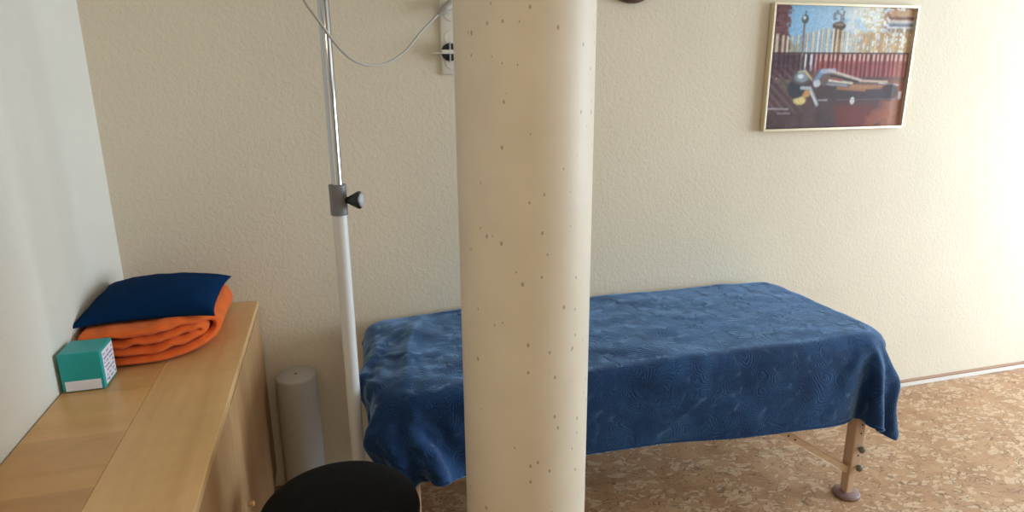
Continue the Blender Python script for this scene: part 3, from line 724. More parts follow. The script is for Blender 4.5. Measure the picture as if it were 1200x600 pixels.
3,-17,-9,2,6,-13,1,4,-5,5,-10,4,-1,0,0,0,2,-1,0,0,0,1,-1,0,-1,-1,1,0,0,0,0,0,-1,-1,0,-1,0,1,-1,0,0,0,0,0,0,0,0,0,
0,0,-1,0,1,0,0,-1,4,-1,-2,1,0,0,0,0,2,-2,1,0,1,-2,2,-2,1,-1,-2,15,-8,-15,12,-7,12,24,-14,-20,21,0,11,-10,6,-3,0,4,-168,21,0,17,
0,-11,6,-1,-18,14,4,-19,2,9,-11,1,-1,3,-3,3,-1,0,0,0,0,-1,-1,0,0,1,-1,0,1,0,-1,0,0,0,0,0,0,-1,1,0,0,-1,0,0,0,-1,0,0,
-1,0,0,0,-1,0,0,1,-1,0,0,0,0,-1,0,1,0,-1,0,0,0,-1,0,0,-1,0,0,-2,1,0,0,-1,-2,10,5,-23,-2,39,-11,-9,7,8,9,-21,16,1,0,1,
-5,171,7,16,14,1,0,2,-10,10,-16,4,4,1,2,0,-1,0,0,0,-1,0,0,0,0,0,0,1,-1,0,0,0,-1,0,0,1,0,-1,0,-1,0,0,0,0,-1,0,1,0,
-1,0,0,0,0,0,0,-1,0,1,-1,0,-1,1,-1,0,-1,0,0,0,-1,-1,1,-1,0,-1,0,0,-1,1,-1,0,0,-1,-1,0,0,-1,2,-8,9,5,-12,-5,-7,29,2,-9,
-3,-2,3,3,2,-15,-18,38,-3,-10,1,0,0,10,-3,3,1,3,1,1,-1,1,0,-1,0,1,0,0,0,0,0,-1,0,1,0,0,-1,1,0,0,-1,0,1,0,0,0,0,0,
0,0,0,0,-1,1,0,0,0,-1,1,-1,1,-1,0,0,0,0,0,0,0,0,0,0,-1,1,0,0,0,-1,1,0,-1,1,-1,0,-1,0,1,0,-1,0,0,0,2,0,-1,-5,
-5,5,-12,4,-29,34,-9,1,-5,-44,-6,3,34,-2,-25,28,-2,3,2,1,-1,3,1,0,1,-1,0,0,0,0,0,0,0,0,0,0,1,0,-1,0,0,1,0,-1,0,1,0,-1,
0,1,0,-1,1,0,0,0,0,0,0,0,0,0,0,0,1,-1,1,-1,1,-1,1,-1,1,-1,1,-1,1,1,-1,0,0,0,1,-1,0,1,-1,0,1,0,1,-1,0,0,0,0,
1,0,0,-1,-1,0,-4,-10,-19,18,-14,8,-15,-7,35,-2,-15,33,2,3,-23,11,-7,19,-2,3,4,0,-1,-2,2,0,-1,1,0,0,0,0,0,0,0,0,0,1,-1,0,0,0,
1,-1,0,0,1,0,-1,0,1,0,-1,1,0,-1,1,0,-1,1,0,0,0,0,0,0,1,-1,1,-1,1,-1,1,0,0,0,-1,1,0,0,0,0,0,1,-1,1,0,-1,1,-1,
1,0,0,0,1,-1,0,0,1,1,-2,-1,0,1,-3,-4,2,1,-1,-3,-10,0,22,15,-4,9,-21,13,-13,13,7,0,-1,2,0,0,-1,1,0,0,0,0,0,0,0,0,0,0,
0,1,-1,0,0,0,1,0,-1,0,0,1,0,-1,0,1,0,-1,1,0,0,0,0,0,0,0,0,0,0,0,0,0,1,-1,1,0,-1,1,-1,1,0,0,0,0,0,0,0,0,
0,0,1,-1,1,-1,1,0,0,0,0,0,0,1,0,1,-1,-2,-3,-3,5,-7,-13,-8,8,-3,20,25,-28,39,-22,26,-2,1,3,-4,3,1,0,-1,0,1,0,0,1,-1,0,1,
-1,0,0,0,0,0,0,1,0,-1,0,0,0,1,0,-1,0,0,1,0,0,-1,1,0,0,-1,1,0,0,0,0,0,1,-1,0,1,-1,0,1,-1,0,1,-1,1,0,-1,1,0,
0,0,1,-1,1,-1,1,0,0,0,0,0,0,0,0,0,0,1,-1,0,0,1,0,-2,0,-12,-14,22,5,-21,9,-16,-13,49,-41,37,-18,25,0,-7,9,0,1,-1,1,0,0,0,
1,-1,1,0,-1,1,-1,0,0,0,0,0,0,0,1,0,0,-1,0,0,1,0,0,-1,0,0,1,0,0,-1,1,0,0,0,0,0,0,0,0,0,0,1,-1,0,1,0,-1,1,
0,0,0,0,0,0,0,0,0,0,1,-1,0,1,-1,1,0,0,0,0,0,1,-1,1,0,0,-1,1,-1,-1,0,2,-33,-2,15,18,-9,40,-28,17,3,3,-15,17,5,0,0,0,
0,1,-2,1,1,-2,1,0,0,0,0,1,0,-1,0,0,0,0,0,0,0,0,1,0,0,-1,0,0,1,0,0,0,-1,0,1,0,0,0,0,0,0,0,0,1,0,-1,0,1,
0,-1,0,1,0,0,-1,1,0,0,0,0,0,1,-1,0,1,0,-1,1,0,-1,1,0,0,0,0,1,-1,1,-1,1,-1,0,0,-3,-2,4,-13,-11,-3,29,28,-6,17,-25,27,0,
-8,8,1,-1,1,0,0,0,0,0,1,-1,0,0,0,0,0,0,1,0,0,-1,0,0,0,0,0,0,0,0,1,0,0,0,-1,0,0,1,0,0,0,0,0,-1,1,0,0,0,
0,0,1,-1,0,0,1,0,0,0,-1,1,0,0,0,0,0,0,0,1,0,-1,0,1,0,0,0,0,0,0,1,-1,0,1,-1,1,0,0,0,-1,0,1,-1,-1,-10,-10,-7,10,
29,-25,26,1,0,0,2,-1,0,0,0,0,0,0,0,0,0,0,0,0,0,0,0,0,0,0,1,0,0,0,0,-1,0,0,0,0,0,0,0,1,0,0,0,0,0,0,0,0,
0,0,0,0,0,0,0,0,1,0,0,0,-1,0,0,1,0,0,0,0,1,-1,0,0,0,0,1,0,0,0,-1,1,0,0,0,0,1,-1,0,1,0,0,0,0,0,-1,1,0,
0,-1,-6,-8,26,-12,25,-1,-11,14,1,0,-1,1,0,0,0,0,0,-1,1,0,0,0,0,0,0,0,0,0,0,0,0,0,0,0,1,0,0,0,0,0,0,0,0,0,0,0,
0,-1,0,0,0,1,0,0,0,0,0,0,0,0,0,0,0,1,0,0,0,0,0,0,0,0,1,0,-1,0,0,0,0,0,0,1,0,0,0,0,0,0,1,-1,0,0,0,0,
0,1,0,0,1,-1,0,-1,-4,33,-6,13,-12,6,7,1,0,-1,1,-1,1,0,-1,1,0,0,0,0,0,0,0,0,0,0,0,0,0,0,0,0,0,0,0,0,0,0,0,0,
0,0,0,0,0,0,1,0,0,0,0,0,0,0,0,0,0,0,0,0,0,0,0,0,0,0,0,0,0,0,0,0,0,1,0,0,0,0,0,0,0,0,0,1,-1,0,0,0,
1,0,0,0,0,0,0,0,-1,0,1,0,-1,0,17,19,-7,3,9,-2,3,-8,9,-2,1,0,-1,1,0,0,0,0,0,0,0,0,0,0,0,0,0,0,0,0,0,0,0,0,
0,0,0,0,0,0,0,0,0,0,0,0,0,0,0,0,0,0,0,0,0,0,0,0,0,0,0,0,0,0,0,0,0,0,0,0,0,0,0,0,0,0,0,0,0,0,0,0,
0,0,0,0,0,0,0,0,0,0,0,0,-1,1,0,0,0,0,-1,36,3,-2,4,-12,6,5,0,0,0,2,-3,2,2,-2,1,0,0,0,0,0,0,0,0,0,0,0,0,0,
0,0,0,0,0,0,0,0,0,0,0,0,0,0,0,0,0,0,0,0,0,0,0,0,0,0,0,0,0,0,0,0,0,0,0,0,0,0,0,0,0,0,0,0,0,0,0,0,
0,0,0,0,0,0,0,0,0,0,0,0,0,0,0,0,0,0,0,0,0,0,0,0,40,0,-8,0,10,-13,8,5,-7,7,-3,2,-1,2,0,0,0,0,0,0,0,0,0,0,
0,0,0,0,0,0,0,0,0,0,0,0,0,0,0,0,0,0,0,0,0,0,0,0,0,0,0,0,0,0,0,0,0,0,0,0,0,0,0,0,0,0,0,0,0,0,0,0,
0,0,0,0,0,0,0,0,0,0,0,0,0,0,0,0,0,0,0,0,0,0,0,0,0,0,0,0,0,40,-5,5,2,-1,-1,-7,8,1,-1,-2,3,0,-1,1,0,0,0,0,
0,0,0,0,0,0,0,0,0,0,0,0,0,0,0,0,0,0,0,0,0,0,0,0,0,0,0,0,0,0,0,0,0,0,0,0,0,0,0,0,0,0,0,0,0,0,0,0,
0,0,0,0,0,0,0,0,0,0,0,0,0,0,0,0,0,0,0,0,0,0,0,0,0,0,0,0,0,0,0,0,0,0,40,1,-4,2,-2,4,1,0,0,-3,3,-1,1,0,
0,0,0,0,0,0,0,0,0,0,0,0,0,0,0,0,0,0,0,0,0,0,0,0,0,0,0,0,0,0,0,0,0,0,0,0,0,0,0,0,0,0,0,0,0,0,0,0,
0,0,0,0,0,0,0,0,0,0,0,0,0,0,0,0,0,0,0,0,0,0,0,0,0,0,0,0,0,0,0,0,0,0,0,0,0,0,0,42,-3,2,-2,1,1,-1,-4,5,
0,1,0,-1,1,0,0,0,0,0,0,0,0,0,0,0,0,0,0,0,0,0,0,0,0,0,0,0,0,0,0,0,0,0,0,0,0,0,0,0,0,0,0,0,0,0,0,0,
0,0,0,0,0,0,0,0,0,0,0,0,0,0,0,0,0,0,0,0,0,0,0,0,0,0,0,0,0,0,0,0,0,0,0,0,-1,1,0,0,0,0,0,0,41,1,0,0,
-1,1,-2,1,2,-3,2,-1,1,-1,1,0,0,0,0,0,0,0,0,0,0,0,0,0,0,0,0,0,0,0,0,0,0,0,0,0,0,0,0,0,0,0,0,0,0,0,0,0,
0,0,0,0,0,0,0,0,0,0,0,0,0,0,0,0,0,0,0,0,0,0,0,0,0,0,0,0,0,0,0,0,0,0,0,0,0,0,0,0,0,0,0,0,0,0,0,0,
0,41,0,0,-1,2,-2,0,2,-1,1,-1,1,0,-1,1,-1,1,0,0,0,0,0,0,0,0,0,0,0,0,0,0,0,0,0,0,0,0,0,0,0,0,0,0,0,0,0,0,
0,0,0,0,0,0,0,0,0,0,0,0,0,0,0,0,0,0,0,0,0,0,0,0,0,0,0,0,0,0,0,0,0,0,0,0,0,0,0,0,0,0,0,0,0,0,0,0,
0,0,0,0,0,0,42,-1,-1,1,0,0,0,-2,-2,5,-1,1,0,0,0,0,0,0,0,0,0,0,0,0,0,0,0,0,0,0,0,0,0,0,0,0,0,0,0,0,0,0,
0,0,0,0,0,0,0,0,0,0,0,0,0,0,0,0,0,0,0,0,0,0,0,0,0,0,0,0,0,0,0,0,0,0,0,0,0,0,0,0,0,0,0,0,0,0,0,0,
0,0,0,0,0,0,0,0,0,0,0,42,0,-1,0,-1,1,-2,0,2,-3,4,-1,1,0,-1,1,0,0,0,0,0,0,0,0,0,0,0,0,0,0,0,0,0,0,0,0,0,
0,0,0,0,0,0,0,0,0,0,0,0,0,0,0,0,0,0,0,0,0,0,0,0,0,0,0,0,0,0,0,0,0,0,0,0,0,0,0,0,0,0,0,0,0,0,1,-1,
0,0,0,0,0,0,0,0,0,0,0,0,0,0,0,0,41,0,1,-1,1,-1,0,0,-2,3,-3,3,-1,1,-1,1,-1,1,0,0,0,0,0,0,0,0,0,0,0,0,0,0,
0,0,0,0,0,0,0,0,0,0,0,0,0,0,0,0,0,0,0,0,0,0,0,0,0,0,0,0,0,0,0,0,0,0,0,0,0,0,0,0,0,0,0,0,0,0,0,0,
0,0,0,0,0,0,0,0,0,0,0,0,0,0,0,0,0,0,0,0,0,42,-1,0,1,-1,0,1,-1,1,-2,2,-1,1,-1,0,1,0,0,0,0,0,0,0,0,0,0,0,
0,0,0,0,0,0,0,0,0,0,0,0,0,0,0,0,0,0,0,0,0,0,0,0,0,0,0,0,0,0,0,0,0,0,0,0,0,0,0,0,0,0,0,0,0,0,0,0,
0,0,0,0,0,0,0,0,0,0,0,0,0,0,0,0,0,0,0,0,0,0,0,0,0,0,41,1,-1,0,1,-1,-1,2,-1,1,-1,0,0,1,0,0,0,0,0,0,0,0,
0,0,0,0,0,0,0,0,0,0,0,0,0,0,0,0,0,0,0,0,0,0,0,0,0,0,0,0,0,0,0,0,0,0,0,0,0,0,0,0,0,0,0,0,0,0,0,0,
0,0,0,0,0,0,0,0,0,0,0,0,0,-1,1,0,0,0,0,0,0,0,0,0,0,0,0,-1,0,1,0,42,-1,1,-1,0,1,0,0,0,-1,0,0,0,0,1,-1,1,
0,0,0,0,0,0,0,0,0,0,0,0,0,0,0,0,0,0,0,0,0,0,0,0,0,0,0,0,0,0,0,0,0,0,0,0,0,0,0,0,0,0,0,0,0,0,0,0,
0,0,0,0,0,0,0,0,0,0,0,0,0,0,0,0,0,0,0,0,0,0,0,0,0,0,0,0,0,0,0,0,0,0,0,-1,41,1,-1,1,-1,0,1,-1,1,0,0,0,
-1,0,1,-1,1,-1,1,0,0,0,0,0,0,0,0,0,0,0,0,0,0,0,0,0,0,0,0,0,0,0,0,0,0,0,0,0,0,0,0,0,0,0,0,0,0,0,0,0,
0,0,0,0,0,0,0,0,0,0,0,0,0,0,0,0,0,0,0,0,0,0,0,0,0,0,0,0,0,0,0,0,-1,1,0,-1,0,0,-2,-1,0,42,-1,1,-1,1,0,-1,
1,-1,1,0,0,0,0,-1,1,-2,2,0,0,0,0,0,0,0,0,0,0,0,0,0,0,0,0,0,0,0,0,0,0,0,0,0,0,0,0,0,0,0,0,0,0,0,0,0,
0,0,0,0,0,0,0,0,0,0,0,0,0,0,0,0,0,0,0,0,0,0,0,0,0,0,0,0,1,-1,0,0,0,0,0,0,0,0,0,-1,0,-1,0,0,0,0,41,1,
-1,1,-1,0,1,0,1,-1,0,0,0,0,-1,0,1,0,0,0,0,0,0,0,0,0,0,0,0,0,0,0,0,0,0,0,0,0,0,0,0,0,0,0,0,0,0,0,0,0,
0,0,0,0,0,0,0,0,0,0,0,0,0,0,0,0,0,0,0,0,0,0,0,0,0,0,0,0,0,0,0,0,0,0,0,0,0,0,0,0,0,0,0,-2,-2,-2,-2,-1,
2,-1,2,42,-1,1,-1,1,0,-2,2,-1,0,1,0,0,0,0,-1,0,0,0,1,0,0,0,0,0,0,0,0,0,0,0,0,0,0,0,0,0,0,0,0,0,0,0,0,0,
0,0,0,0,0,0,0,0,0,0,0,0,0,0,0,0,0,0,0,0,0,0,0,0,0,0,0,0,0,0,0,0,0,0,0,0,0,0,0,0,0,0,0,0,0,0,-1,-8,
6,2,0,1,-2,-3,-2,-4,41,1,-1,1,0,-2,-1,-12,12,2,1,0,0,0,0,0,0,0,0,0,0,0,0,0,0,0,0,0,0,0,0,0,0,0,0,0,0,0,0,0,
0,0,0,0,0,0,0,0,0,0,0,0,0,0,0,0,0,0,0,0,0,0,0,0,0,0,0,0,0,0,0,0,0,0,0,0,0,0,0,0,0,0,-1,0,1,0,0,0,
0,0,-7,-6,12,-11,8,0,0,2,1,1,0,42,-1,1,0,-1,-9,-3,5,3,-6,5,5,0,-1,1,1,-1,0,1,0,0,0,0,0,0,0,0,0,0,0,0,0,0,0,0,
0,0,0,0,0,0,0,0,0,0,0,0,0,0,0,0,0,0,0,0,0,0,0,0,0,0,0,0,0,0,0,0,0,0,0,0,0,0,0,0,0,0,0,0,0,0,-1,0,
-1,-1,0,-1,0,-1,-15,19,-4,-20,25,-13,11,-2,-1,0,1,0,648,20,20,20,26,15,10,15,16,22,9,10,-6,-4,0,-18,-17,-10,-7,-3,-3,-1,-1,-1,0,-1,0,-1,-1,0,
-1,0,-1,0,-1,0,-1,-1,0,-1,-1,0,-1,-1,-1,-1,-1,-1,-1,-1,-1,-2,-1,-1,-2,-1,-2,-2,-1,-2,-1,-2,-1,-2,-1,-1,-2,-1,-2,-1,-2,-1,-1,-2,-1,-2,-2,-1,
-2,-1,-2,-1,-2,-1,-2,-1,-2,-3,-2,0,-5,-8,-16,-21,-20,-20,-20,-20,-18,-19,-20,37,-4,1,2,-4,2,2,1,-2,-3,9,-10,7,4,-5,1,-1,1,2,0,2,0,0,0,-1,
1,-1,1,0,0,0,0,0,0,0,-1,1,0,-1,1,0,-1,0,0,1,0,0,0,0,0,0,0,0,0,0,0,1,0,0,0,0,1,-1,1,-1,0,1,-1,1,0,0,0,0,
0,0,0,1,0,0,0,0,0,0,0,0,0,0,0,1,-1,0,-2,-2,0,0,0,1,1,-1,0,-1,39,-2,-2,0,-4,6,2,-4,4,-5,-6,14,-5,2,-3,0,0,3,1,2,
0,0,-1,1,0,0,1,-1,1,-1,0,0,0,-1,1,0,-1,1,0,-1,0,1,0,0,-1,0,0,1,0,0,-1,1,0,0,1,0,-1,1,0,1,-1,0,1,-1,1,0,0,0,
0,0,0,0,0,0,0,0,0,0,1,-1,1,0,0,0,0,0,1,-1,0,1,-4,0,-1,1,0,0,0,0,1,-2,-2,29,3,4,-14,13,-10,15,1,-12,2,7,-12,11,1,-3,
-2,5,1,3,-1,0,0,1,0,1,-1,0,0,-1,1,0,0,0,0,-1,1,0,-1,1,0,0,-1,1,0,0,0,1,-1,0,0,1,0,0,0,-1,0,1,0,0,0,0,0,0,
1,0,0,-1,1,0,0,0,0,0,0,0,1,-1,0,0,1,0,0,0,0,0,0,0,1,-1,-1,1,-3,-1,0,0,1,0,1,-2,-1,-6,32,-6,-3,12,-10,6,-1,-1,9,-7,
4,-5,2,7,-6,2,5,1,1,-1,0,1,1,-1,0,0,-1,1,0,0,0,-1,1,0,0,0,0,0,0,0,0,1,-1,0,0,1,-1,0,0,0,0,0,0,0,1,0,0,0,
0,0,1,0,0,-1,0,0,1,0,0,-1,1,0,0,1,-1,0,0,0,0,0,1,0,0,0,1,0,-1,0,0,0,-1,-3,0,0,1,0,1,-1,-2,-6,-3,27,12,-17,10,-5,
6,-7,12,0,3,-17,14,2,-7,1,2,3,3,-2,2,0,0,0,0,0,0,0,0,0,0,0,0,0,0,1,-1,0,1,-1,0,1,-1,0,1,0,-1,0,1,0,0,0,0,0,
0,0,0,0,0,0,0,0,0,0,1,0,0,0,0,-1,1,0,0,0,0,1,-1,1,0,-1,0,0,0,1,0,0,0,0,0,1,-2,-1,-1,-1,0,1,1,-1,-2,-5,-4,-1,
23,6,4,-13,11,2,-1,1,3,4,0,0,-1,-9,-3,12,2,-1,2,0,0,0,-1,1,-1,1,0,0,0,0,0,0,0,0,0,0,1,-1,0,1,-1,0,1,-1,0,1,0,-1,
0,1,0,0,0,0,0,0,0,0,0,1,0,0,0,0,0,0,-1,0,1,0,0,0,0,0,0,1,-1,0,1,0,-1,1,0,0,0,0,1,0,-2,0,-2,-2,1,1,0,0,
-1,-5,-6,-2,2,34,-10,12,-2,-2,0,5,-7,8,-17,12,7,-3,-11,15,1,0,0,0,0,0,0,0,0,0,0,0,0,0,0,0,1,-1,1,-1,0,0,0,1,-1,0,1,-1,
1,0,-1,1,0,0,-1,1,0,0,0,0,0,1,0,0,-1,0,0,0,0,0,0,1,0,0,0,0,0,0,0,0,0,1,0,-1,0,0,0,1,0,0,0,0,0,1,-2,-2,
-1,1,1,0,-2,-5,-8,-2,4,3,34,-17,14,0,-2,1,3,0,-1,9,-10,4,-1,6,2,-4,3,1,-1,1,0,0,0,0,0,0,0,0,0,0,0,0,0,0,0,1,-1,1,
-1,0,1,-1,1,-1,0,1,-1,1,0,0,-1,1,0,0,0,1,-1,0,0,0,0,1,0,0,0,0,0,0,0,0,0,0,0,0,0,0,0,0,1,0,0,-1,1,0,0,0,
0,1,-1,-2,-2,-1,1,1,-1,-4,-10,-1,8,1,-1,3,29,-9,10,-6,4,-7,9,0,5,-2,0,-6,11,-6,7,-1,1,0,0,0,0,0,0,1,-1,1,-1,1,-1,1,-1,1,
-1,1,-1,1,-1,1,0,-1,1,-1,1,0,0,0,-1,1,0,0,0,0,0,1,-1,0,0,0,1,0,-1,0,0,1,0,0,0,0,0,0,0,0,0,1,0,0,0,0,0,-1,
0,-1,2,0,0,-1,1,0,-3,-1,0,3,-2,-4,-12,1,8,-1,1,1,20,-5,-4,9,7,0,4,1,2,2,0,-8,14,-9,9,-1,1,0,0,0,0,0,1,-1,0,0,0,0,
0,0,0,0,0,0,0,1,-1,1,-1,1,0,0,0,0,0,-1,1,0,0,0,0,0,0,0,0,0,0,1,0,-1,0,1,0,0,-1,0,1,0,0,0,0,0,1,0,-1,0,
0,0,0,0,1,0,-1,1,0,0,1,0,-2,-2,-6,7,-2,-2,-13,1,8,0,0,0,1,20,0,16,-16,7,-2,9,-8,-2,13,3,-1,-1,4,-1,0,1,-1,1,0,0,0,0,
0,0,0,0,1,-1,1,-1,1,-1,1,-1,0,0,0,1,-1,1,-1,1,-1,1,0,0,0,0,0,1,-1,0,1,-1,0,1,-1,0,1,0,-1,1,0,0,0,0,0,0,0,1,
0,-1,0,0,1,0,0,0,0,0,0,0,-2,2,0,0,0,-1,-12,7,3,-2,-14,1,5,3,-1,-1,3,1,28,-1,-5,-3,4,4,-2,12,-5,-2,11,-1,-6,7,-1,0,-1,1,
0,-1,1,0,0,0,0,1,-1,0,1,-1,0,0,1,-1,1,-1,1,0,-1,1,0,0,0,0,0,1,-1,1,-1,1,-1,1,0,0,0,1,-1,1,0,-1,1,0,0,0,0,1,
-1,0,1,0,-1,1,0,0,0,0,0,0,1,0,0,0,0,0,-1,-2,3,0,-13,8,2,-2,-18,4,6,-2,-4,2,4,4,-6,14,10,-13,13,0,0,-2,1,12,-2,-3,-4,-2,
-1,1,1,0,0,0,1,0,0,-1,1,0,0,0,0,0,1,0,0,0,1,-1,1,0,0,1,0,0,1,0,1,-1,0,0,0,1,0,0,0,1,-1,1,0,1,-1,1,1,-1,
1,0,0,1,0,0,1,-1,1,1,-1,1,1,0,0,0,1,-1,1,1,0,1,-1,0,3,-3,-4,6,1,1,-21,5,0,3,5,2,0,-2,-18,-8,17,-2,11,5,-8,-1,4,0,
-2,-2,-7,-2,-4,1,0,-3,-1,0,-1,0,0,0,0,0,1,-1,1,1,0,0,1,0,0,0,1,-1,0,0,0,0,0,0,0,0,1,0,1,0,1,0,1,0,0,1,0,0,
0,1,0,0,1,0,0,1,0,-1,1,0,1,0,0,1,0,0,1,0,1,0,1,0,0,1,0,0,0,-1,0,3,7,3,-6,3,1,5,-5,-11,2,-6,-13,-2,1,24,1,5,
-8,4,-7,3,-1,1,-7,-8,-2,-9,-2,9,-4,-2,0,1,-1,1,0,1,0,-1,1,0,-1,0,0,0,0,0,0,0,1,0,0,0,0,0,0,0,0,0,0,0,0,-1,0,0,
0,0,0,0,-1,0,0,1,-1,0,1,0,0,0,0,0,1,-2,1,-2,1,-1,0,0,0,2,-1,0,0,1,-1,0,2,1,1,1,3,7,5,6,9,1,-7,-7,1,-14,-6,13,
1,2,23,-6,-1,14,-1,-3,-8,3,-3,-19,7,0,3,-11,-1,8,-5,0,0,1,-1,0,0,0,0,0,0,0,0,0,0,0,0,0,0,0,-1,0,0,0,1,0,-2,2,-2,1,
0,-1,0,0,0,0,0,0,0,1,-1,0,0,0,0,-1,0,0,0,1,0,-1,3,-2,2,-1,1,0,0,0,-2,1,0,1,-1,1,0,-1,0,1,0,-1,-1,7,6,1,-8,15,
3,0,0,1,-10,3,0,31,-11,-1,-7,-6,14,6,-3,-16,-9,-8,12,5,-5,-8,8,-2,0,0,0,0,0,0,0,0,0,0,0,0,0,0,0,0,0,0,-1,0,0,0,0,-1,
2,0,-2,1,-1,1,0,0,0,0,0,0,1,0,0,0,0,-1,1,0,0,0,0,0,0,0,0,-1,1,0,0,0,0,0,0,0,0,0,0,0,0,0,0,-1,-1,0,1,1,
0,6,4,7,-24,15,9,-2,-2,5,1,-2,32,6,-28,-4,9,1,0,-8,-25,28,-12,-5,11,-3,-2,0,0,-1,1,0,0,0,0,0,0,0,0,0,0,0,0,0,0,0,0,1,
0,0,0,-1,0,-2,2,-1,1,0,-1,1,0,0,0,0,0,-1,1,0,0,0,0,0,0,0,0,0,0,0,0,0,0,0,0,0,0,0,0,0,0,0,0,-1,0,0,1,0,
0,-1,1,-1,0,1,2,0,-6,6,-21,-7,24,15,6,-4,-1,39,-24,27,-19,-1,-13,4,-39,35,-17,9,-6,8,4,-10,2,1,0,0,0,0,0,0,0,0,0,0,0,0,0,0,
0,0,-1,0,0,1,0,0,0,0,0,0,0,0,0,0,0,0,0,0,0,0,0,-1,0,1,0,0,0,0,0,0,0,0,0,0,0,0,0,0,0,0,0,0,0,0,0,0,
0,0,0,-1,0,1,0,0,0,0,-1,2,-2,6,-6,3,-6,-27,-1,9,20,-1,-14,40,0,-7,0,10,-50,15,7,-3,2,-2,3,7,-6,-2,0,1,-1,0,0,0,0,0,0,0,
0,0,0,0,-1,-1,0,1,0,0,0,0,0,1,0,0,0,1,-1,0,0,0,0,0,0,0,0,0,0,1,0,-1,0,0,0,0,0,0,0,0,0,0,0,0,0,0,1,0,
-1,0,0,0,0,0,0,0,0,0,-1,1,-1,0,0,1,0,3,-5,2,-3,-1,1,-14,-11,-2,20,31,-46,6,33,-18,2,15,-21,-3,5,-4,-1,1,5,-4,-2,1,0,0,0,0,
0,0,0,0,0,0,0,0,-2,0,1,1,0,0,0,0,0,0,-1,1,0,0,-1,1,0,0,0,0,1,-1,1,-1,0,0,0,0,1,0,-1,0,0,0,1,-1,0,0,0,0,
0,0,0,-1,1,1,0,-1,1,0,-1,0,0,0,0,0,0,0,0,0,0,0,-1,2,-2,0,0,-1,-2,-11,-9,-5,-41,40,-13,1,16,4,-2,-2,-2,-1,0,0,0,4,-3,-3,
2,0,0,-1,0,-3,1,0,0,-1,2,0,1,1,0,0,-1,1,0,-1,1,-2,0,3,-2,2,0,-1,0,1,-1,-1,2,-2,2,-2,2,0,-1,0,0,-1,1,-1,0,2,-1,1,
1,-2,0,1,-1,-1,2,-2,2,-2,1,0,-1,2,-1,1,0,-1,0,0,0,0,0,0,0,0,0,0,-1,1,-1,0,0,-1,-2,-7,-8,-24,-4,17,3,7,-5,10,-2,-11,17,-2,
-7,0,5,-2,-7,5,0,0,-2,1,1,0,2,-1,1,-4,0,-1,1,2,-1,0,2,0,0,-1,1,0,-2,2,-3,0,2,1,-1,1,0,-2,1,-1,1,-2,0,1,0,2,1,-2,
2,-1,-2,1,-1,-1,2,-1,1,2,0,-4,3,-1,1,-2,-1,2,-2,2,0,0,1,-1,0,0,0,0,0,0,0,0,-1,1,-1,0,0,1,0,-1,-3,-4,0,0,-10,-1,-6,4,
14,3,-3,0,-5,5,-1,3,0,-5,0,2,2,-1,-2,3,-1,-3,0,0,3,1,0,-1,-2,2,1,-3,0,0,1,-1,1,1,-1,2,-1,0,-2,1,-1,2,-1,-1,2,0,0,1,
-2,0,-1,0,1,-1,2,-2,1,0,2,0,0,-2,-2,1,2,1,-3,0,2,0,0,1,-4,0,2,-1,2,0,-1,1,-1,0,0,0,0,0,0,0,0,0,-1,0,0,0,-2,-25,
9,9,-11,8,0,9,25,-25,1,-2,4,-7,9,0,-4,1,-1,0,1,-2,0,0,3,0,-2,0,0,-2,3,1,-1,-3,3,-2,2,-2,1,-1,1,1,-2,-1,0,4,-3,2,-1,1,
1,-3,0,1,-1,3,-1,-1,-1,2,-1,0,1,-2,-1,1,1,0,-2,1,3,-2,0,1,0,0,-1,0,-3,6,-3,1,-1,0,0,1,-1,1,-1,1,-2,1,0,-1,1,0,0,0,
0,0,-1,-1,-15,1,-1,5,-3,-2,6,21,-5,-21,13,17,-5,-8,4,-7,-2,2,0,-1,2,-1,1,-3,0,5,-3,0,1,-2,-1,2,2,-5,2,2,0,0,0,-1,-1,-1,4,0,
-3,1,-1,1,-1,0,1,1,0,0,-2,0,-1,3,-2,0,0,3,0,-1,-2,0,2,-1,2,-3,2,-4,2,1,-2,3,-1,2,-2,2,-5,3,-1,0,1,0,0,0,0,0,0,0,
0,0,0,0,0,0,0,0,-1,-13,0,-7,7,6,-5,-3,14,23,-23,16,-23,-3,10,7,-5,0,-1,-2,1,0,1,-1,2,1,-4,4,-3,0,3,1,-5,1,1,2,-3,-1,3,0,
-3,1,2,-2,1,-2,3,-1,-1,2,-2,1,0,0,0,0,0,2,-1,-3,3,-2,0,1,-1,2,-1,-3,4,-2,0,1,0,2,-3,1,0,-1,0,0,1,1,-1,0,0,0,0,0,
0,0,1,-1,0,0,0,0,0,0,0,0,0,0,-13,-4,9,2,-1,7,-10,3,12,1,-21,7,2,2,8,-2,-1,-1,0,0,2,-2,2,-2,-2,1,1,0,1,-4,1,5,-4,3,
-3,1,3,-2,-2,3,-3,1,0,1,2,-3,0,0,0,1,1,-2,-2,1,3,-2,-2,-1,4,1,-2,0,-1,3,-1,0,0,0,-2,1,-1,4,-3,1,-1,-2,4,-1,-1,0,0,0,
0,0,-1,0,1,1,-2,0,1,0,0,0,-1,0,0,1,0,0,0,-12,5,0,0,-1,1,0,0,10,13,-17,4,-8,1,7,0,-3,-2,2,0,0,0,0,-1,3,1,-3,1,1,
-1,0,-4,4,-2,2,-3,-1,2,3,-1,1,-2,1,-3,0,2,0,-1,1,0,-2,2,1,0,-2,2,1,1,-3,-1,1,-1,1,0,-3,0,4,0,2,-2,-1,-1,-1,1,1,0,-2,
2,-1,-1,2,0,0,0,0,0,-1,1,0,1,-1,0,0,-1,1,0,0,-1,0,0,0,-9,2,0,-1,0,0,8,-17,13,-7,13,-9,2,0,7,1,-2,-2,-1,1,-1,2,-2,2,
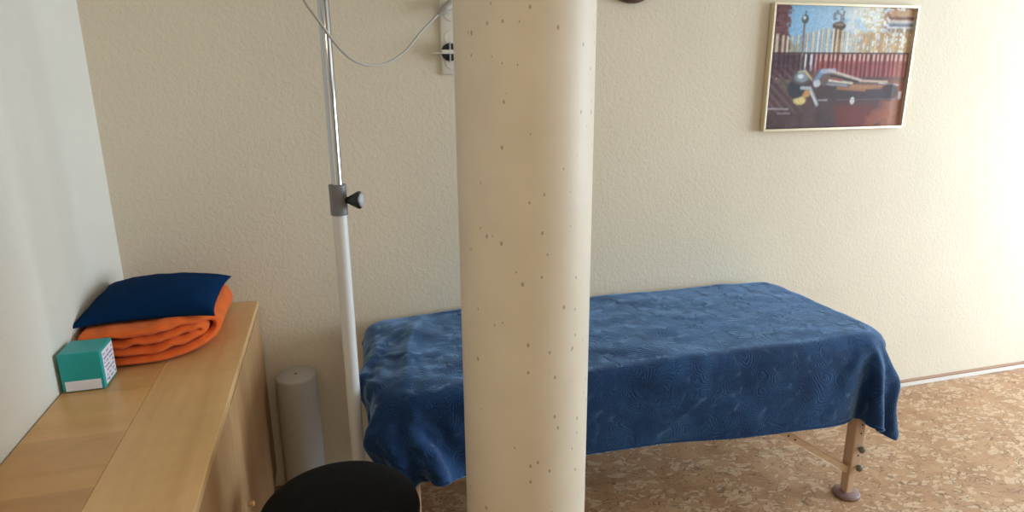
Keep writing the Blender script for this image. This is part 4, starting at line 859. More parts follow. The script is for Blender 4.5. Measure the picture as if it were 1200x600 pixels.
0,0,-1,-1,0,3,-1,2,-1,-1,-1,2,0,-1,-2,1,-1,3,-2,2,1,-3,1,1,-1,0,0,0,0,0,0,0,0,-3,3,0,2,-1,0,-2,2,0,-2,0,-1,2,-1,1,
0,1,1,0,-2,-2,3,0,0,-1,0,0,0,0,0,-1,1,0,0,0,0,0,0,0,0,0,0,0,0,-7,0,0,1,-1,0,-5,8,-1,17,-6,-7,-3,-3,8,2,-3,0,0,
2,0,-1,1,-2,0,-2,1,1,1,-1,-1,-1,0,2,2,-3,0,1,0,0,2,-3,3,-3,-1,4,-2,0,-1,2,0,-1,0,0,-1,0,0,2,-2,1,0,-1,-1,1,1,2,-3,
-1,3,-2,3,-2,0,1,-3,1,4,-1,-3,1,1,-1,0,0,0,0,0,1,-1,-1,1,0,0,0,0,0,0,0,0,0,0,-6,-1,0,0,1,-1,10,-7,-3,9,8,-9,-1,-10,
9,9,-8,0,0,0,-1,1,-2,2,-1,0,0,3,-1,0,0,0,-1,1,-4,5,0,-4,3,-1,-1,2,-3,3,-1,0,1,-1,-1,2,-1,1,0,-1,0,0,0,-1,1,0,1,1,
0,-1,-2,0,1,2,-2,-1,1,0,0,-1,1,1,-4,4,0,-1,-3,3,0,0,0,0,0,0,0,1,-2,0,1,0,0,0,0,0,0,0,0,-6,-1,0,0,1,0,1,10,-23,
13,5,0,0,-5,1,8,-2,-1,-1,1,-2,0,1,1,-1,0,3,-5,0,2,0,1,1,-3,3,-3,0,3,-3,2,-1,-1,2,-3,2,-1,-1,2,2,-4,1,-1,2,-1,1,0,1,
0,-1,1,-4,1,3,0,1,-2,1,-1,-1,2,-1,-1,3,-3,1,0,0,-2,2,-1,1,0,0,0,0,1,-1,0,1,-1,0,0,-1,1,0,0,0,0,0,0,0,-6,0,0,1,
0,0,-6,1,21,-27,12,14,-9,-5,-1,7,0,-1,0,-2,2,-1,2,-2,1,1,-4,3,0,-1,1,0,-2,1,0,0,2,-3,3,-2,-1,1,0,2,-2,0,2,-1,-1,2,-1,-1,
-1,1,0,0,0,1,1,-3,2,-1,-1,2,0,0,-1,-1,2,-1,1,-1,0,2,-3,0,3,-1,-2,4,-1,-2,0,0,0,0,1,-2,0,1,0,0,0,0,0,0,0,0,0,0,
0,-6,0,1,-1,1,0,6,0,-14,23,-25,14,10,-11,-10,14,2,-3,-1,-2,1,1,-3,3,-1,2,-1,0,0,-1,0,-1,1,3,-3,3,-4,3,-2,0,2,0,-3,3,-1,0,0,
-1,1,-1,1,0,0,0,0,0,-1,0,1,-1,3,-2,-1,0,0,0,1,-1,2,-1,0,0,-1,0,3,-2,0,-2,4,-5,3,1,-1,0,0,0,0,1,-2,1,0,0,0,0,0,
0,-1,0,0,0,0,-5,2,-2,0,0,1,-1,-2,13,-16,20,-20,10,2,-9,3,12,-8,0,0,1,-2,2,-1,1,-3,2,0,0,-2,2,2,0,-3,2,-3,4,-4,2,-1,2,-2,
4,-4,1,-1,0,1,0,-2,2,0,0,0,1,-1,0,-1,0,2,-2,1,0,-1,1,-2,3,2,-4,2,-2,1,1,-3,2,0,0,1,-1,2,-4,1,1,0,0,-1,1,0,1,0,
-1,0,0,-1,0,0,1,0,0,0,0,-5,-1,2,-1,-1,1,-1,7,-4,6,-12,17,-17,15,-10,-1,7,0,-3,2,-1,0,1,-1,0,1,1,-3,2,0,-2,0,1,0,1,0,-1,
3,-2,1,-1,1,-3,1,0,1,-1,1,-2,2,-2,3,-2,0,-1,1,0,1,-2,1,0,1,0,1,-4,5,-4,-1,2,0,0,2,-3,4,-2,1,-1,1,-2,0,2,-2,0,0,1,
-1,-1,1,0,0,0,0,0,0,0,0,0,0,0,0,0,-6,1,-1,2,0,-1,1,0,1,-1,10,-15,16,-14,6,-4,5,3,-2,-2,2,0,-1,1,-1,1,-4,4,-3,1,3,-4,
2,1,-3,1,0,0,0,-1,2,-2,2,1,-1,-1,2,-1,1,0,0,-2,2,-2,2,0,-1,0,2,-3,1,1,-1,0,0,-2,2,-1,2,-3,2,0,-1,-1,1,0,0,-1,2,-1,
1,1,-1,0,0,1,0,-1,0,0,0,0,0,0,0,0,0,0,0,0,0,-5,-1,1,0,0,0,1,0,1,6,-7,6,-10,16,-8,-12,9,9,-5,1,-4,3,0,-3,1,0,3,
-3,0,1,-1,3,-1,-4,3,1,-1,1,-2,0,-1,3,-3,1,1,1,-2,1,-2,0,1,0,1,1,-3,1,2,0,-1,-1,1,0,-1,-1,4,-1,-2,1,-3,5,-2,0,-1,1,0,
0,1,-1,-3,3,0,-1,1,0,0,0,0,0,0,0,0,0,0,0,0,0,0,0,1,0,0,-6,1,-1,0,1,0,0,0,2,3,0,0,1,-8,16,-10,-10,13,-1,0,-1,0,
0,-1,3,-2,-2,2,0,1,-3,0,2,3,-2,-2,1,-1,2,-1,-1,0,2,0,0,-1,0,0,2,0,0,-2,0,1,2,-2,-1,-2,1,4,-5,1,3,-3,2,-1,0,0,0,-1,
-1,-1,6,-1,-2,-1,0,2,1,-3,-1,2,0,1,-1,0,0,1,-1,0,-1,-1,1,1,0,0,1,0,-1,0,1,-5,-1,1,0,-1,1,-1,1,0,2,3,0,0,0,-8,15,-11,
-3,13,-9,5,-3,-2,5,-4,2,1,2,-2,-1,2,0,-4,0,2,1,-3,3,-1,3,-1,-2,0,0,0,-1,2,-2,1,-1,-1,2,-1,0,0,0,-1,3,-1,-1,2,-1,-2,2,-1,
0,3,-1,2,-3,1,1,-3,-1,1,2,-1,-2,3,1,1,-2,-1,-1,1,0,1,-2,2,2,-7,1,0,0,0,0,-1,0,1,0,-1,-6,1,-1,0,1,-1,-1,0,-1,0,11,-3,
0,0,0,-7,13,-12,4,3,-3,3,2,-2,0,0,0,-3,2,1,-1,0,2,-2,-1,0,2,-2,0,-2,2,1,0,-1,2,0,-1,0,0,0,0,1,-1,0,1,-2,3,-2,0,-1,
1,-1,0,3,-1,1,-2,2,-3,1,0,0,0,1,1,-3,0,2,-3,2,-2,2,1,-1,0,2,-1,1,-1,-2,-4,-6,-6,13,0,1,0,0,-1,0,1,-5,-1,1,-1,0,0,-1,
-17,7,4,7,8,0,0,-1,-1,-6,10,-11,8,-1,-2,2,-3,2,-1,3,0,1,-2,1,-3,2,2,-2,2,-2,-2,3,-1,0,2,-1,-1,-2,1,2,0,-2,1,0,0,1,-1,-1,
3,-3,2,1,-2,1,0,1,-4,-1,3,-2,0,1,3,-1,0,-1,1,-4,5,0,-2,2,-3,0,4,0,1,-1,-2,0,0,0,-3,-18,-5,19,-13,15,0,0,0,1,0,-1,-6,1,
-1,1,-1,-4,-12,3,1,-9,5,15,-4,1,1,2,1,-2,7,0,1,3,-3,1,1,-1,-3,1,1,-1,0,3,-2,-3,5,-4,1,2,-2,1,0,-1,1,0,0,0,-1,0,1,1,
1,-3,1,1,-1,0,0,-1,0,2,-2,2,-2,2,-1,0,3,-3,2,-3,0,-1,3,-3,4,-3,1,-1,1,0,0,-9,-3,-2,-3,0,-1,0,-2,-15,30,-10,-11,21,-15,16,0,0,
-1,1,0
]
raw = np.array(DROP).reshape(3, NY, NX)
q = np.cumsum(np.cumsum(raw.astype(np.int64), axis=1), axis=2)
P = np.moveaxis(q, 0, 2) / 2000.0
P = P.copy()
bm = bmesh.new()
uvl = bm.loops.layers.uv.new('UVMap')
vs = []
for j in range(NY):
    row = []
    for i in range(NX):
        x, y, z = P[j, i]
        # shallow wrinkles where the blanket lies on the top
        k = min(1, max(0, (z - 0.62) / 0.02))
        wv = noise.noise(Vector((x * 2.6 + 3, y * 7.5 + x * 3.0, 1.7)))
        wv2 = noise.noise(Vector((x * 5 + 9, y * 13 - x * 6, 4.2)))
        z += k * (0.0065 * max(0, wv) * 2 + 0.004 * wv2 + 0.002)
        y -= (1 - k) * 0.004 * noise.noise(Vector((x * 5, z * 6, 2.0))) if y < 1.7 else 0
        row.append(bm.verts.new((x, y, z)))
    vs.append(row)
for j in range(NY - 1):
    for i in range(NX - 1):
        f = bm.faces.new((vs[j][i], vs[j][i + 1], vs[j + 1][i + 1], vs[j + 1][i]))
        for lp, (a, b) in zip(f.loops, ((i, j), (i + 1, j), (i + 1, j + 1), (i, j + 1))):
            lp[uvl].uv = (a * 0.021, b * 0.021)
bl = build('plush_blanket', bm, PLUSH, None, True)
s = bl.modifiers.new('sub', 'SUBSURF'); s.levels = 2; s.render_levels = 2
s = bl.modifiers.new('thick', 'SOLIDIFY'); s.thickness = 0.006; s.offset = 0.0
tag(bl, 'navy blue embossed plush blanket draped over the massage table', 'blanket')
# stitched hem along the border
bm = bmesh.new()
ring = [P[0, i] for i in range(1, NX - 1)]
def hemline(j0, pts):
    tube(bm, [Vector(p) for p in pts], 0.0042, 8)
hemline(0, catmull([P[1, i] * 0.25 + P[0, i] * 0.75 for i in range(0, NX, 1)], 3))
hem = build('hem', bm, PLUSH, bl, True)

# ================================================================== telescopic stand
SX, SY = 0.013, 1.77
st = empty('telescopic_stand', (SX, SY, 0))
tag(st, 'tall telescopic stand, chrome upper pole over white lower tube, left of the massage table', 'stand')
bm = bmesh.new(); lathe(bm, [(0, 0), (0.095, 0), (0.10, 0.006), (0.09, 0.022), (0.04, 0.03), (0, 0.03)], (SX, SY, 0), n=48); build('base', bm, WHITE_METAL, st, True)
bm = bmesh.new(); lathe(bm, [(0.0192, 0.028), (0.0192, 1.16)], (SX, SY, 0), n=40); build('lower_tube', bm, WHITE_METAL, st, True)
bm = bmesh.new(); lathe(bm, [(0.0145, 1.12), (0.0145, 2.06), (0.011, 2.065), (0, 2.065)], (SX, SY, 0), n=40); build('upper_pole', bm, CHROME, st, True)
bm = bmesh.new(); lathe(bm, [(0.0196, 1.160), (0.0226, 1.1598), (0.0231, 1.162), (0.0229, 1.166), (0.0227, 1.18), (0.0227, 1.20), (0.0227, 1.222), (0.0231, 1.234), (0.0233, 1.239), (0.0228, 1.241), (0.0155, 1.2412)], (SX, SY, 0), n=40)
clamp = build('clamp_collar', bm, GREY_PL, st, True)
bm = bmesh.new()
ax = Vector((0.93, -0.36, 0.03)).normalized()
kc = Vector((SX, SY, 1.198)) + ax * 0.0205
prof = [(0, 0.0), (0.009, 0.0), (0.009, 0.006), (0.011, 0.009), (0.0235, 0.034), (0.0235, 0.039), (0.020, 0.042), (0, 0.042)]
lathe(bm, prof, kc, ax, 24); kn = build('clamp_knob', bm, BLACK_PL, clamp, True)
bm = bmesh.new(); lathe(bm, [(0.018, 0.041), (0.018, 0.0435), (0, 0.0445)], kc, ax, 24); build('knob_cap', bm, LIGHT_GREY, clamp, True)

# ================================================================== power cable from the stand to the wall socket
bm = bmesh.new()
cp = catmull([(SX - 0.035, SY - 0.03, 2.00), (-0.056, 1.75, 1.84), (-0.040, 1.735, 1.715), (0.001, 1.735, 1.644), (0.049, 1.80, 1.582), (0.093, 1.89, 1.554), (0.143, 1.98, 1.548), (0.195, 2.07, 1.560),
              (0.262, 2.20, 1.600), (0.320, 2.25, 1.660), (0.372, 2.30, 1.706), (0.398, 2.315, 1.728)], 10)
tube(bm, cp, [0.0030 + 0.0016 * (i / len(cp)) for i in range(len(cp))], 10)
cb = build('power_cable', bm, CABLE, None, True)
tag(cb, 'thin grey power cable sagging from the chrome pole to the wall socket', 'cable')
bm = bmesh.new()
tube(bm, [Vector(p) for p in ((0.388, 2.312, 1.722), (0.396, 2.315, 1.727), (0.401, 2.317, 1.731), (0.416, 2.322, 1.744), (0.436, 2.326, 1.756), (0.444, 2.334, 1.758))], [0.006, 0.0068, 0.0125, 0.015, 0.016, 0.012], 16)
build('plug', bm, PLUGM, cb, True)

so = empty('wall_socket', (0.44, YB, 1.615))
tag(so, 'white wall socket plate on the back wall half hidden by the concrete column', 'socket')
bm = bmesh.new(); box(bm, (0.400, YB - 0.010, 1.525), (0.482, YB, 1.772), 0.006, 3); build('socket_plate', bm, SOCKET, so, True)
for z in (1.569, 1.649, 1.729):
    bm = bmesh.new()
    lathe(bm, [(0.026, 0.0), (0.026, 0.0012), (0.0235, 0.0012), (0.0225, -0.004), (0, -0.004)], (0.441, YB - 0.0101, z), (0, -1, 0), 36)
    build('socket_well', bm, SOCKET, so, True)
pl = empty('plug_adapter', (0.430, YB - 0.012, 1.601))
tag(pl, 'round black plug crossed by a white bar in the wall socket beside the column', 'plug')
bm = bmesh.new(); lathe(bm, [(0.030, 0.0), (0.030, 0.010), (0.027, 0.014), (0, 0.014)], (0.430, YB - 0.016, 1.601), (0, -1, 0), 36); build('plug_face', bm, BLACK_PL, pl, True)
bm = bmesh.new(); box(bm, (0.397, YB - 0.041, 1.5945), (0.462, YB - 0.029, 1.6085), 0.003); build('cross_bar', bm, SOCKET, pl)
bm = bmesh.new(); tube(bm, catmull([(0.400, YB - 0.035, 1.599), (0.384, YB - 0.036, 1.597), (0.366, YB - 0.030, 1.5955), (0.362, YB - 0.018, 1.5955), (0.361, YB - 0.006, 1.5955)], 6), 0.0024, 8); build('cord', bm, SOCKET, pl, True)
bm = bmesh.new(); box(bm, (0.426, YB - 0.036, 1.568), (0.431, YB - 0.029, 1.634), 0.001); build('earth_clip', bm, LIGHT_GREY, pl)

# ================================================================== round brown ornament at the top edge
orn = empty('wall_ornament', (1.115, YB, 1.90))
tag(orn, 'round dark brown wall ornament cut off by the top edge, right of the column', 'wall ornament')
bm = bmesh.new(); lathe(bm, [(0, 0.012), (0.085, 0.012), (0.092, 0.03), (0.108, 0.032), (0.116, 0.026), (0.118, 0.012), (0.116, 0.0), (0, 0.0)], (1.115, YB, 1.893), (0, -1, 0), 64)
build('rim', bm, ORN, orn, True)
bm = bmesh.new(); lathe(bm, [(0, 0.017), (0.084, 0.0165), (0.084, 0.0121)], (1.115, YB, 1.893), (0, -1, 0), 48); build('dial', bm, mat('ornament_dial', (0.45, 0.38, 0.30), 0.4), orn, True)

# ================================================================== framed photograph on the wall
PX0, PX1, PZ0, PZ1 = 1.722, 2.433, 1.293, 1.794
pic = empty('framed_picture', ((PX0 + PX1) / 2, YB, PZ0))
tag(pic, 'framed photograph of a reclining figure before a red picket fence, thin champagne frame', 'picture')
fwid, fd = 0.009, 0.024
bm = bmesh.new()
yo, yi = YB - fd - 0.003, YB - 0.003
box(bm, (PX0, yo, PZ0), (PX1, yi, PZ0 + fwid), 0.0012); box(bm, (PX0, yo, PZ1 - fwid), (PX1, yi, PZ1), 0.0012)
box(bm, (PX0, yo, PZ0 + fwid), (PX0 + fwid, yi, PZ1 - fwid), 0.0012); box(bm, (PX1 - fwid, yo, PZ0 + fwid), (PX1, yi, PZ1 - fwid), 0.0012)
build('picture_frame', bm, FRAME, pic)
GW, GH = 240, 168
U, V = np.meshgrid((np.arange(GW) + 0.5) / GW, (np.arange(GH) + 0.5) / GH)      # v runs downwards
rng = np.random.default_rng(5)
def rgb(*c):
    return np.array([((x / 255.0 + 0.055) / 1.055) ** 2.4 if x > 10 else x / 3294.6 for x in c])
img = np.zeros((GH, GW, 3))
def smn(sx, sy, seed):
    r = np.random.default_rng(seed)
    g = r.random((sy + 2, sx + 2))
    x = U * sx; y = V * sy
    xi = x.astype(int); yi_ = y.astype(int); fx = x - xi; fy = y - yi_
    fx = fx * fx * (3 - 2 * fx); fy = fy * fy * (3 - 2 * fy)
    return g[yi_, xi] * (1 - fx) * (1 - fy) + g[yi_, xi + 1] * fx * (1 - fy) + g[yi_ + 1, xi] * (1 - fx) * fy + g[yi_ + 1, xi + 1] * fx * fy
def put(mask, c, a=1.0):
    global img
    mk = (np.clip(mask, 0, 1) * a)[..., None]
    img = img * (1 - mk) + np.asarray(c) * mk
def soft(d, w):
    return np.clip(0.5 - d / w, 0, 1)
def seg(x0, y0, x1, y1, r, w=0.012):
    A = 1.42
    px, py = (U - x0) * A, V - y0
    dx, dy = (x1 - x0) * A, y1 - y0
    t = np.clip((px * dx + py * dy) / (dx * dx + dy * dy + 1e-9), 0, 1)
    return soft(np.hypot(px - t * dx, py - t * dy) - r, w)
def ell(cx, cy, rx, ry, w=0.15):
    return soft(np.hypot((U - cx) / rx, (V - cy) / ry) - 1, w)
n1, n2, n3 = smn(60, 50, 1), smn(24, 18, 2), smn(8, 6, 3)
sky = rgb(120, 175, 215) * (1 - U[..., None]) + rgb(215, 228, 235) * U[..., None]
img = sky * (0.92 + 0.1 * n3[..., None])
put(soft(0.52 - U, 0.2) * (n2 > 0.35), rgb(238, 235, 225), 0.85)                    # pale sunlit leaves
put(soft(0.60 - U, 0.2) * (n1 > 0.62), rgb(205, 190, 140), 0.7)
put(soft(0.62 - U, 0.15) * soft(0.2 - V, 0.1) * (n1 > 0.4), rgb(215, 185, 120), 0.8)
put(soft(0.77 - U, 0.05) * (n1 > 0.5) * soft(V - 0.25, 0.1), rgb(160, 95, 60), 0.8)
put(soft(U - (0.085 + 0.05 * n1 + 0.06 * V), 0.02), rgb(112, 62, 58), 0.95)           # dark red foliage left
put(soft(U - 0.08, 0.05) * (n1 > 0.6), rgb(60, 32, 35), 0.6)
for (a0, b0, c0) in ((0.02, 0.07, (190, 150, 110)), (0.07, 0.10, (125, 70, 55)), (0.10, 0.125, (200, 190, 180)), (0.125, 0.155, (110, 120, 140)), (0.155, 0.17, (215, 215, 220)), (0.17, 0.2, (150, 130, 115))):
    put(soft(0.80 - U + (V - a0) * 0.8, 0.02) * soft(a0 - V, 0.01) * soft(V - b0, 0.01), rgb(*c0), 0.95)
# urn on its pier, and the street lamp
put(ell(0.455, 0.07, 0.05, 0.07) * (n1 > 0.55), rgb(120, 120, 130), 0.8)
put(soft(np.abs(U - 0.458) - 0.034, 0.01) * soft(0.17 - V, 0.01) * soft(V - 0.40, 0.01), rgb(140, 112, 85))
put(soft(np.abs(U - 0.458) - 0.012, 0.01) * soft(0.2 - V, 0.01) * soft(V - 0.40, 0.01), rgb(200, 175, 140), 0.8)
put(ell(0.458, 0.155, 0.048, 0.034), rgb(92, 72, 65))
put(ell(0.458, 0.143, 0.035, 0.012), rgb(150, 135, 120), 0.8)
put(soft(np.abs(U - 0.458) - 0.050, 0.01) * soft(0.20 - V, 0.01) * soft(V - 0.26, 0.02), rgb(85, 75, 70), 0.6)
# pickets
per = 0.0345
ph = (U + 0.012 * (1 - V) + 0.004 * np.sin(U * 57)) / per
fr = np.abs(ph - np.floor(ph) - 0.5)
idx = np.floor(ph).astype(int)
top_ = 0.215 + 0.03 * np.sin(idx * 12.9898) - 0.03 * U
pk = soft(fr - 0.22, 0.14) * soft(top_ - V, 0.012) * soft(V - 0.385, 0.01)
tone = np.where((idx % 3 == 0)[..., None], rgb(232, 222, 205), rgb(214, 196, 168))
tone = tone * (1 - 0.45 * (U[..., None] > 0.6) * (idx % 2 == 0)[..., None])
edge = soft(np.abs(fr - 0.33) - 0.06, 0.08) * soft(top_ - V, 0.012) * soft(V - 0.385, 0.01)
put(edge, rgb(110, 90, 80), 0.6)
mk = (pk * 0.9)[..., None]; img = img * (1 - mk) + tone * mk
put(soft(0.60 - U, 0.05) * soft(0.20 - V, 0.02) * soft(V - 0.385, 0.01) * (n1 > 0.45), rgb(190, 145, 95), 0.5)
put(soft(0.13 - U, 0.02) * soft(U - 0.20, 0.04) * soft(0.26 + n2 * 0.06 - V, 0.01) * soft(V - 0.385, 0.01), rgb(150, 145, 105), 0.7)
# lower fence
low = soft(0.382 - V, 0.008)
base = np.where((U > 0.3)[..., None], rgb(152, 72, 72) * (0.75 + 0.5 * n2[..., None]), rgb(82, 60, 72) * (0.7 + 0.6 * n1[..., None]))
mk = low[..., None]; img = img * (1 - mk) + base * mk
put(low * soft(0.86 - U, 0.1) * soft(V - 0.8, 0.2), rgb(190, 92, 72), 0.7)
put(low * soft(fr * -1 + 0.30, 0.12) * soft(V - 0.68, 0.05), rgb(70, 30, 40), 0.75)
put(low * soft(fr - 0.10, 0.1) * soft(V - 0.66, 0.05) * (U > 0.3), rgb(190, 120, 118), 0.45)
put(low * soft(0.22 - U, 0.02) * soft(U - 0.32, 0.02) * soft(V - 0.50, 0.06) * (fr < 0.2), rgb(225, 228, 235), 0.85)
put(low * soft(0.33 - U, 0.02) * soft(V - 0.44, 0.015) * (fr < 0.22), rgb(225, 190, 175), 0.7)
put(soft(np.abs(V - 0.376) - 0.007, 0.006), rgb(72, 45, 48), 0.95)
put(seg(0.215, 0.13, 0.222, 0.50, 0.009), rgb(98, 88, 84))
put(seg(0.221, 0.17, 0.224, 0.40, 0.0035), rgb(170, 150, 130))
put(ell(0.217, 0.105, 0.024, 0.036), rgb(88, 96, 105)); put(ell(0.212, 0.095, 0.010, 0.014, 0.5), rgb(220, 225, 230), 0.9); put(seg(0.218, 0.045, 0.218, 0.07, 0.006), rgb(80, 90, 95))
# ground and the bench
gr = soft(0.63 - V - 0.05 * (U > 0.3), 0.03)
g0 = rgb(84, 62, 64) * (0.75 + 0.5 * n2[..., None])
mk = gr[..., None]; img = img * (1 - mk) + g0 * mk
put(gr * soft(0.42 - U, 0.1) * soft(U - 0.95, 0.2), rgb(70, 58, 62), 0.8)
st_ = (np.sin((V * 0.9 - U * 1.1) * 95) > 0.3) * soft(U - 0.26, 0.1) * soft(0.52 - V, 0.05) * soft(V - 0.86, 0.05)
put(st_, rgb(125, 98, 98), 0.5)
put(soft(0.50 - U + (V - 0.9) * 0.2, 0.08) * soft(0.80 - V, 0.08) * soft(U - 0.80, 0.1), rgb(118, 44, 42), 0.75)
put(soft(0.84 - U, 0.08) * soft(0.60 - V, 0.08), rgb(158, 92, 66), 0.85)
put(soft(0.74 - U, 0.05) * soft(0.86 - V, 0.05) * (n2 > 0.4), rgb(165, 90, 62), 0.6)
# reclining figure: cushion, head, arm, torso, long draped legs
put(seg(0.06, 0.585, 0.25, 0.79, 0.010), rgb(178, 155, 110)); put(seg(0.07, 0.60, 0.16, 0.62, 0.022), rgb(112, 100, 84)); put(seg(0.10, 0.61, 0.20, 0.72, 0.030), rgb(92, 84, 78), 0.9)
put(ell(0.235, 0.765, 0.042, 0.035, 0.4), rgb(222, 200, 132)); put(ell(0.275, 0.71, 0.03, 0.03, 0.4), rgb(200, 150, 92))
put(ell(0.205, 0.665, 0.062, 0.085), rgb(48, 52, 66), 0.9)
put(ell(0.235, 0.575, 0.072, 0.062), rgb(86, 78, 76)); put(ell(0.235, 0.572, 0.048, 0.042, 0.5), rgb(138, 152, 162), 0.9); put(ell(0.225, 0.565, 0.02, 0.018, 0.6), rgb(225, 235, 238), 0.9)
put(seg(0.255, 0.525, 0.315, 0.60, 0.009), rgb(205, 178, 130)); put(seg(0.21, 0.53, 0.255, 0.52, 0.008), rgb(190, 190, 175), 0.8)
put(seg(0.24, 0.66, 0.30, 0.665, 0.013), rgb(180, 182, 188)); put(seg(0.30, 0.665, 0.36, 0.80, 0.016), rgb(168, 176, 182)); put(seg(0.305, 0.69, 0.352, 0.79, 0.005), rgb(230, 228, 220), 0.8)
put(seg(0.37, 0.765, 0.43, 0.765, 0.005), rgb(180, 180, 182), 0.8)
for k in range(12):
    t = k / 11
    put(ell(0.36 + 0.5 * t, 0.575 + 0.085 * t, 0.055, 0.068 * (1 - 0.62 * t)), rgb(112, 92, 88), 0.9)
put(seg(0.335, 0.60, 0.375, 0.525, 0.022), rgb(122, 138, 172)); put(seg(0.375, 0.525, 0.46, 0.52, 0.018), rgb(165, 175, 200)); put(ell(0.345, 0.625, 0.025, 0.03, 0.4), rgb(200, 205, 215), 0.9)
put(seg(0.42, 0.515, 0.66, 0.60, 0.010), rgb(205, 190, 178)); put(seg(0.44, 0.56, 0.64, 0.615, 0.009), rgb(52, 42, 46)); put(seg(0.43, 0.60, 0.60, 0.625, 0.009), rgb(214, 205, 190)); put(seg(0.42, 0.63, 0.56, 0.645, 0.008), rgb(140, 150, 165))
put(seg(0.45, 0.585, 0.52, 0.60, 0.010), rgb(150, 80, 66)); put(seg(0.66, 0.605, 0.86, 0.615, 0.008), rgb(208, 180, 160)); put(seg(0.80, 0.625, 0.95, 0.645, 0.006), rgb(200, 188, 182))
put(seg(0.60, 0.655, 0.88, 0.665, 0.018), rgb(190, 132, 92), 0.75); put(seg(0.50, 0.665, 0.70, 0.685, 0.012), rgb(172, 120, 84), 0.8)
put(ell(0.885, 0.705, 0.068, 0.075, 0.3), rgb(52, 38, 46), 0.95); put(ell(0.80, 0.72, 0.06, 0.05, 0.5), rgb(70, 56, 66), 0.7)
put(ell(0.617, 0.775, 0.017, 0.032), rgb(205, 202, 205)); put(soft(np.abs(U - 0.972) - 0.012, 0.006) * soft(np.abs(V - 0.735) - 0.034, 0.01), rgb(222, 218, 224))
put(soft(np.abs(V - 0.765) - 0.003, 0.005) * (U > 0.5), rgb(120, 110, 115), 0.6)
put(seg(0.02, 0.83, 0.16, 0.835, 0.005), rgb(190, 180, 185), 0.8); put(seg(0.09, 0.87, 0.17, 0.872, 0.005), rgb(180, 170, 175), 0.6)
img = img * (0.86 + 0.28 * smn(110, 80, 9)[..., None])
pad = np.pad(img, ((1, 1), (1, 1), (0, 0)), mode='edge')
img = 0.4 * img + 0.15 * (pad[:-2, 1:-1] + pad[2:, 1:-1] + pad[1:-1, :-2] + pad[1:-1, 2:])
img = img * (0.90 + 0.2 * rng.random((GH, GW, 1)))
bm = bmesh.new()
x0, x1, z0, z1 = PX0 + fwid, PX1 - fwid, PZ0 + fwid, PZ1 - fwid
yp = YB - 0.012
for fdz in (0.0,):
    g = [[bm.verts.new((x0 + (x1 - x0) * i / GW, yp, z1 + (z0 - z1) * j / GH)) for i in range(GW + 1)] for j in range(GH + 1)]
for j in range(GH):
    for i in range(GW):
        bm.faces.new((g[j][i], g[j + 1][i], g[j + 1][i + 1], g[j][i + 1]))
b4 = [bm.verts.new((x, yp + 0.006, z)) for x, z in ((x0, z0), (x1, z0), (x1, z1), (x0, z1))]
bm.faces.new(b4)
PR = mat('photo_print', (1, 1, 1), 0.5, spec=0.2)
va = N(PR, 'ShaderNodeVertexColor', layer_name='print')
L(PR, va.outputs['Color'], bsdf(PR).inputs['Base Color'])
pr = build('photo_print', bm, PR, pic)
ca = pr.data.color_attributes.new('print', 'FLOAT_COLOR', 'CORNER')
cols = np.ones((len(pr.data.loops), 4), dtype=np.float32) * 0.4
flat = np.repeat(np.clip(img, 0, 1).reshape(-1, 3), 4, axis=0)
cols[:len(flat), :3] = flat
ca.data.foreach_set('color', cols.ravel())
bm = bmesh.new(); box(bm, (x0, YB - 0.022, z0), (x1, YB - 0.020, z1)); build('picture_glass', bm, GLASSM, pic)

# ================================================================== folded orange blanket
def ribbon(path, y0f, y1f, th, ny=26, seed=0):
    """closed plush ribbon: path in XZ (list of (x, z)), swept along y, thick th with rounded ends"""
    bm = bmesh.new()
    pts = catmull([(x, 0, z) for x, z in path], 9)
    n = len(pts)
    prof = []
    rows = []
    for j in range(ny + 1):
        t = j / ny
        row_a, row_b = [], []
        for i, p in enumerate(pts):
            tg = (pts[min(i + 1, n - 1)] - pts[max(i - 1, 0)]).normalized()
            nr = Vector((-tg.z, 0, tg.x))
            s_ = i / (n - 1)
            yy = y0f(p.x, p.z, s_) * (1 - t) + y1f(p.x, p.z, s_) * t
            e = min(t, 1 - t) * 14
            k = math.sqrt(max(0.0, 1 - (1 - min(1, e)) ** 2)) if e < 1 else 1
            k = max(k, 0.12)
            wob = noise.noise(Vector((p.x * 19, yy * 7, p.z * 40 + seed))) * 0.0075 + noise.noise(Vector((p.x * 40, yy * 16, s_ * 9 + seed))) * 0.0045
            fl = min(1.0, max(0.0, (p.z - 0.768) / 0.02))
            q_ = Vector((p.x, yy + noise.noise(Vector((p.x * 14, s_ * 11, seed + 5.0))) * 0.008 * (1 - t), p.z + wob * fl))
            row_a.append(bm.verts.new(q_ + nr * (th / 2 * k)))
            row_b.append(bm.verts.new(q_ - nr * (th / 2 * k)))
        rows.append((row_a, row_b))
    for (a0, b0), (a1, b1) in zip(rows, rows[1:]):
        for i in range(n - 1):
            bm.faces.new((a0[i], a0[i + 1], a1[i + 1], a1[i]))
            bm.faces.new((b0[i], b1[i], b1[i + 1], b0[i + 1]))
        bm.faces.new((a0[0], a1[0], b1[0], b0[0]))
        bm.faces.new((a0[-1], b0[-1], b1[-1], a1[-1]))
    for (a, b) in (rows[0], rows[-1]):
        for i in range(n - 1):
            bm.faces.new((a[i], b[i], b[i + 1], a[i + 1]))
    return bm
z0 = CZ + 0.0145
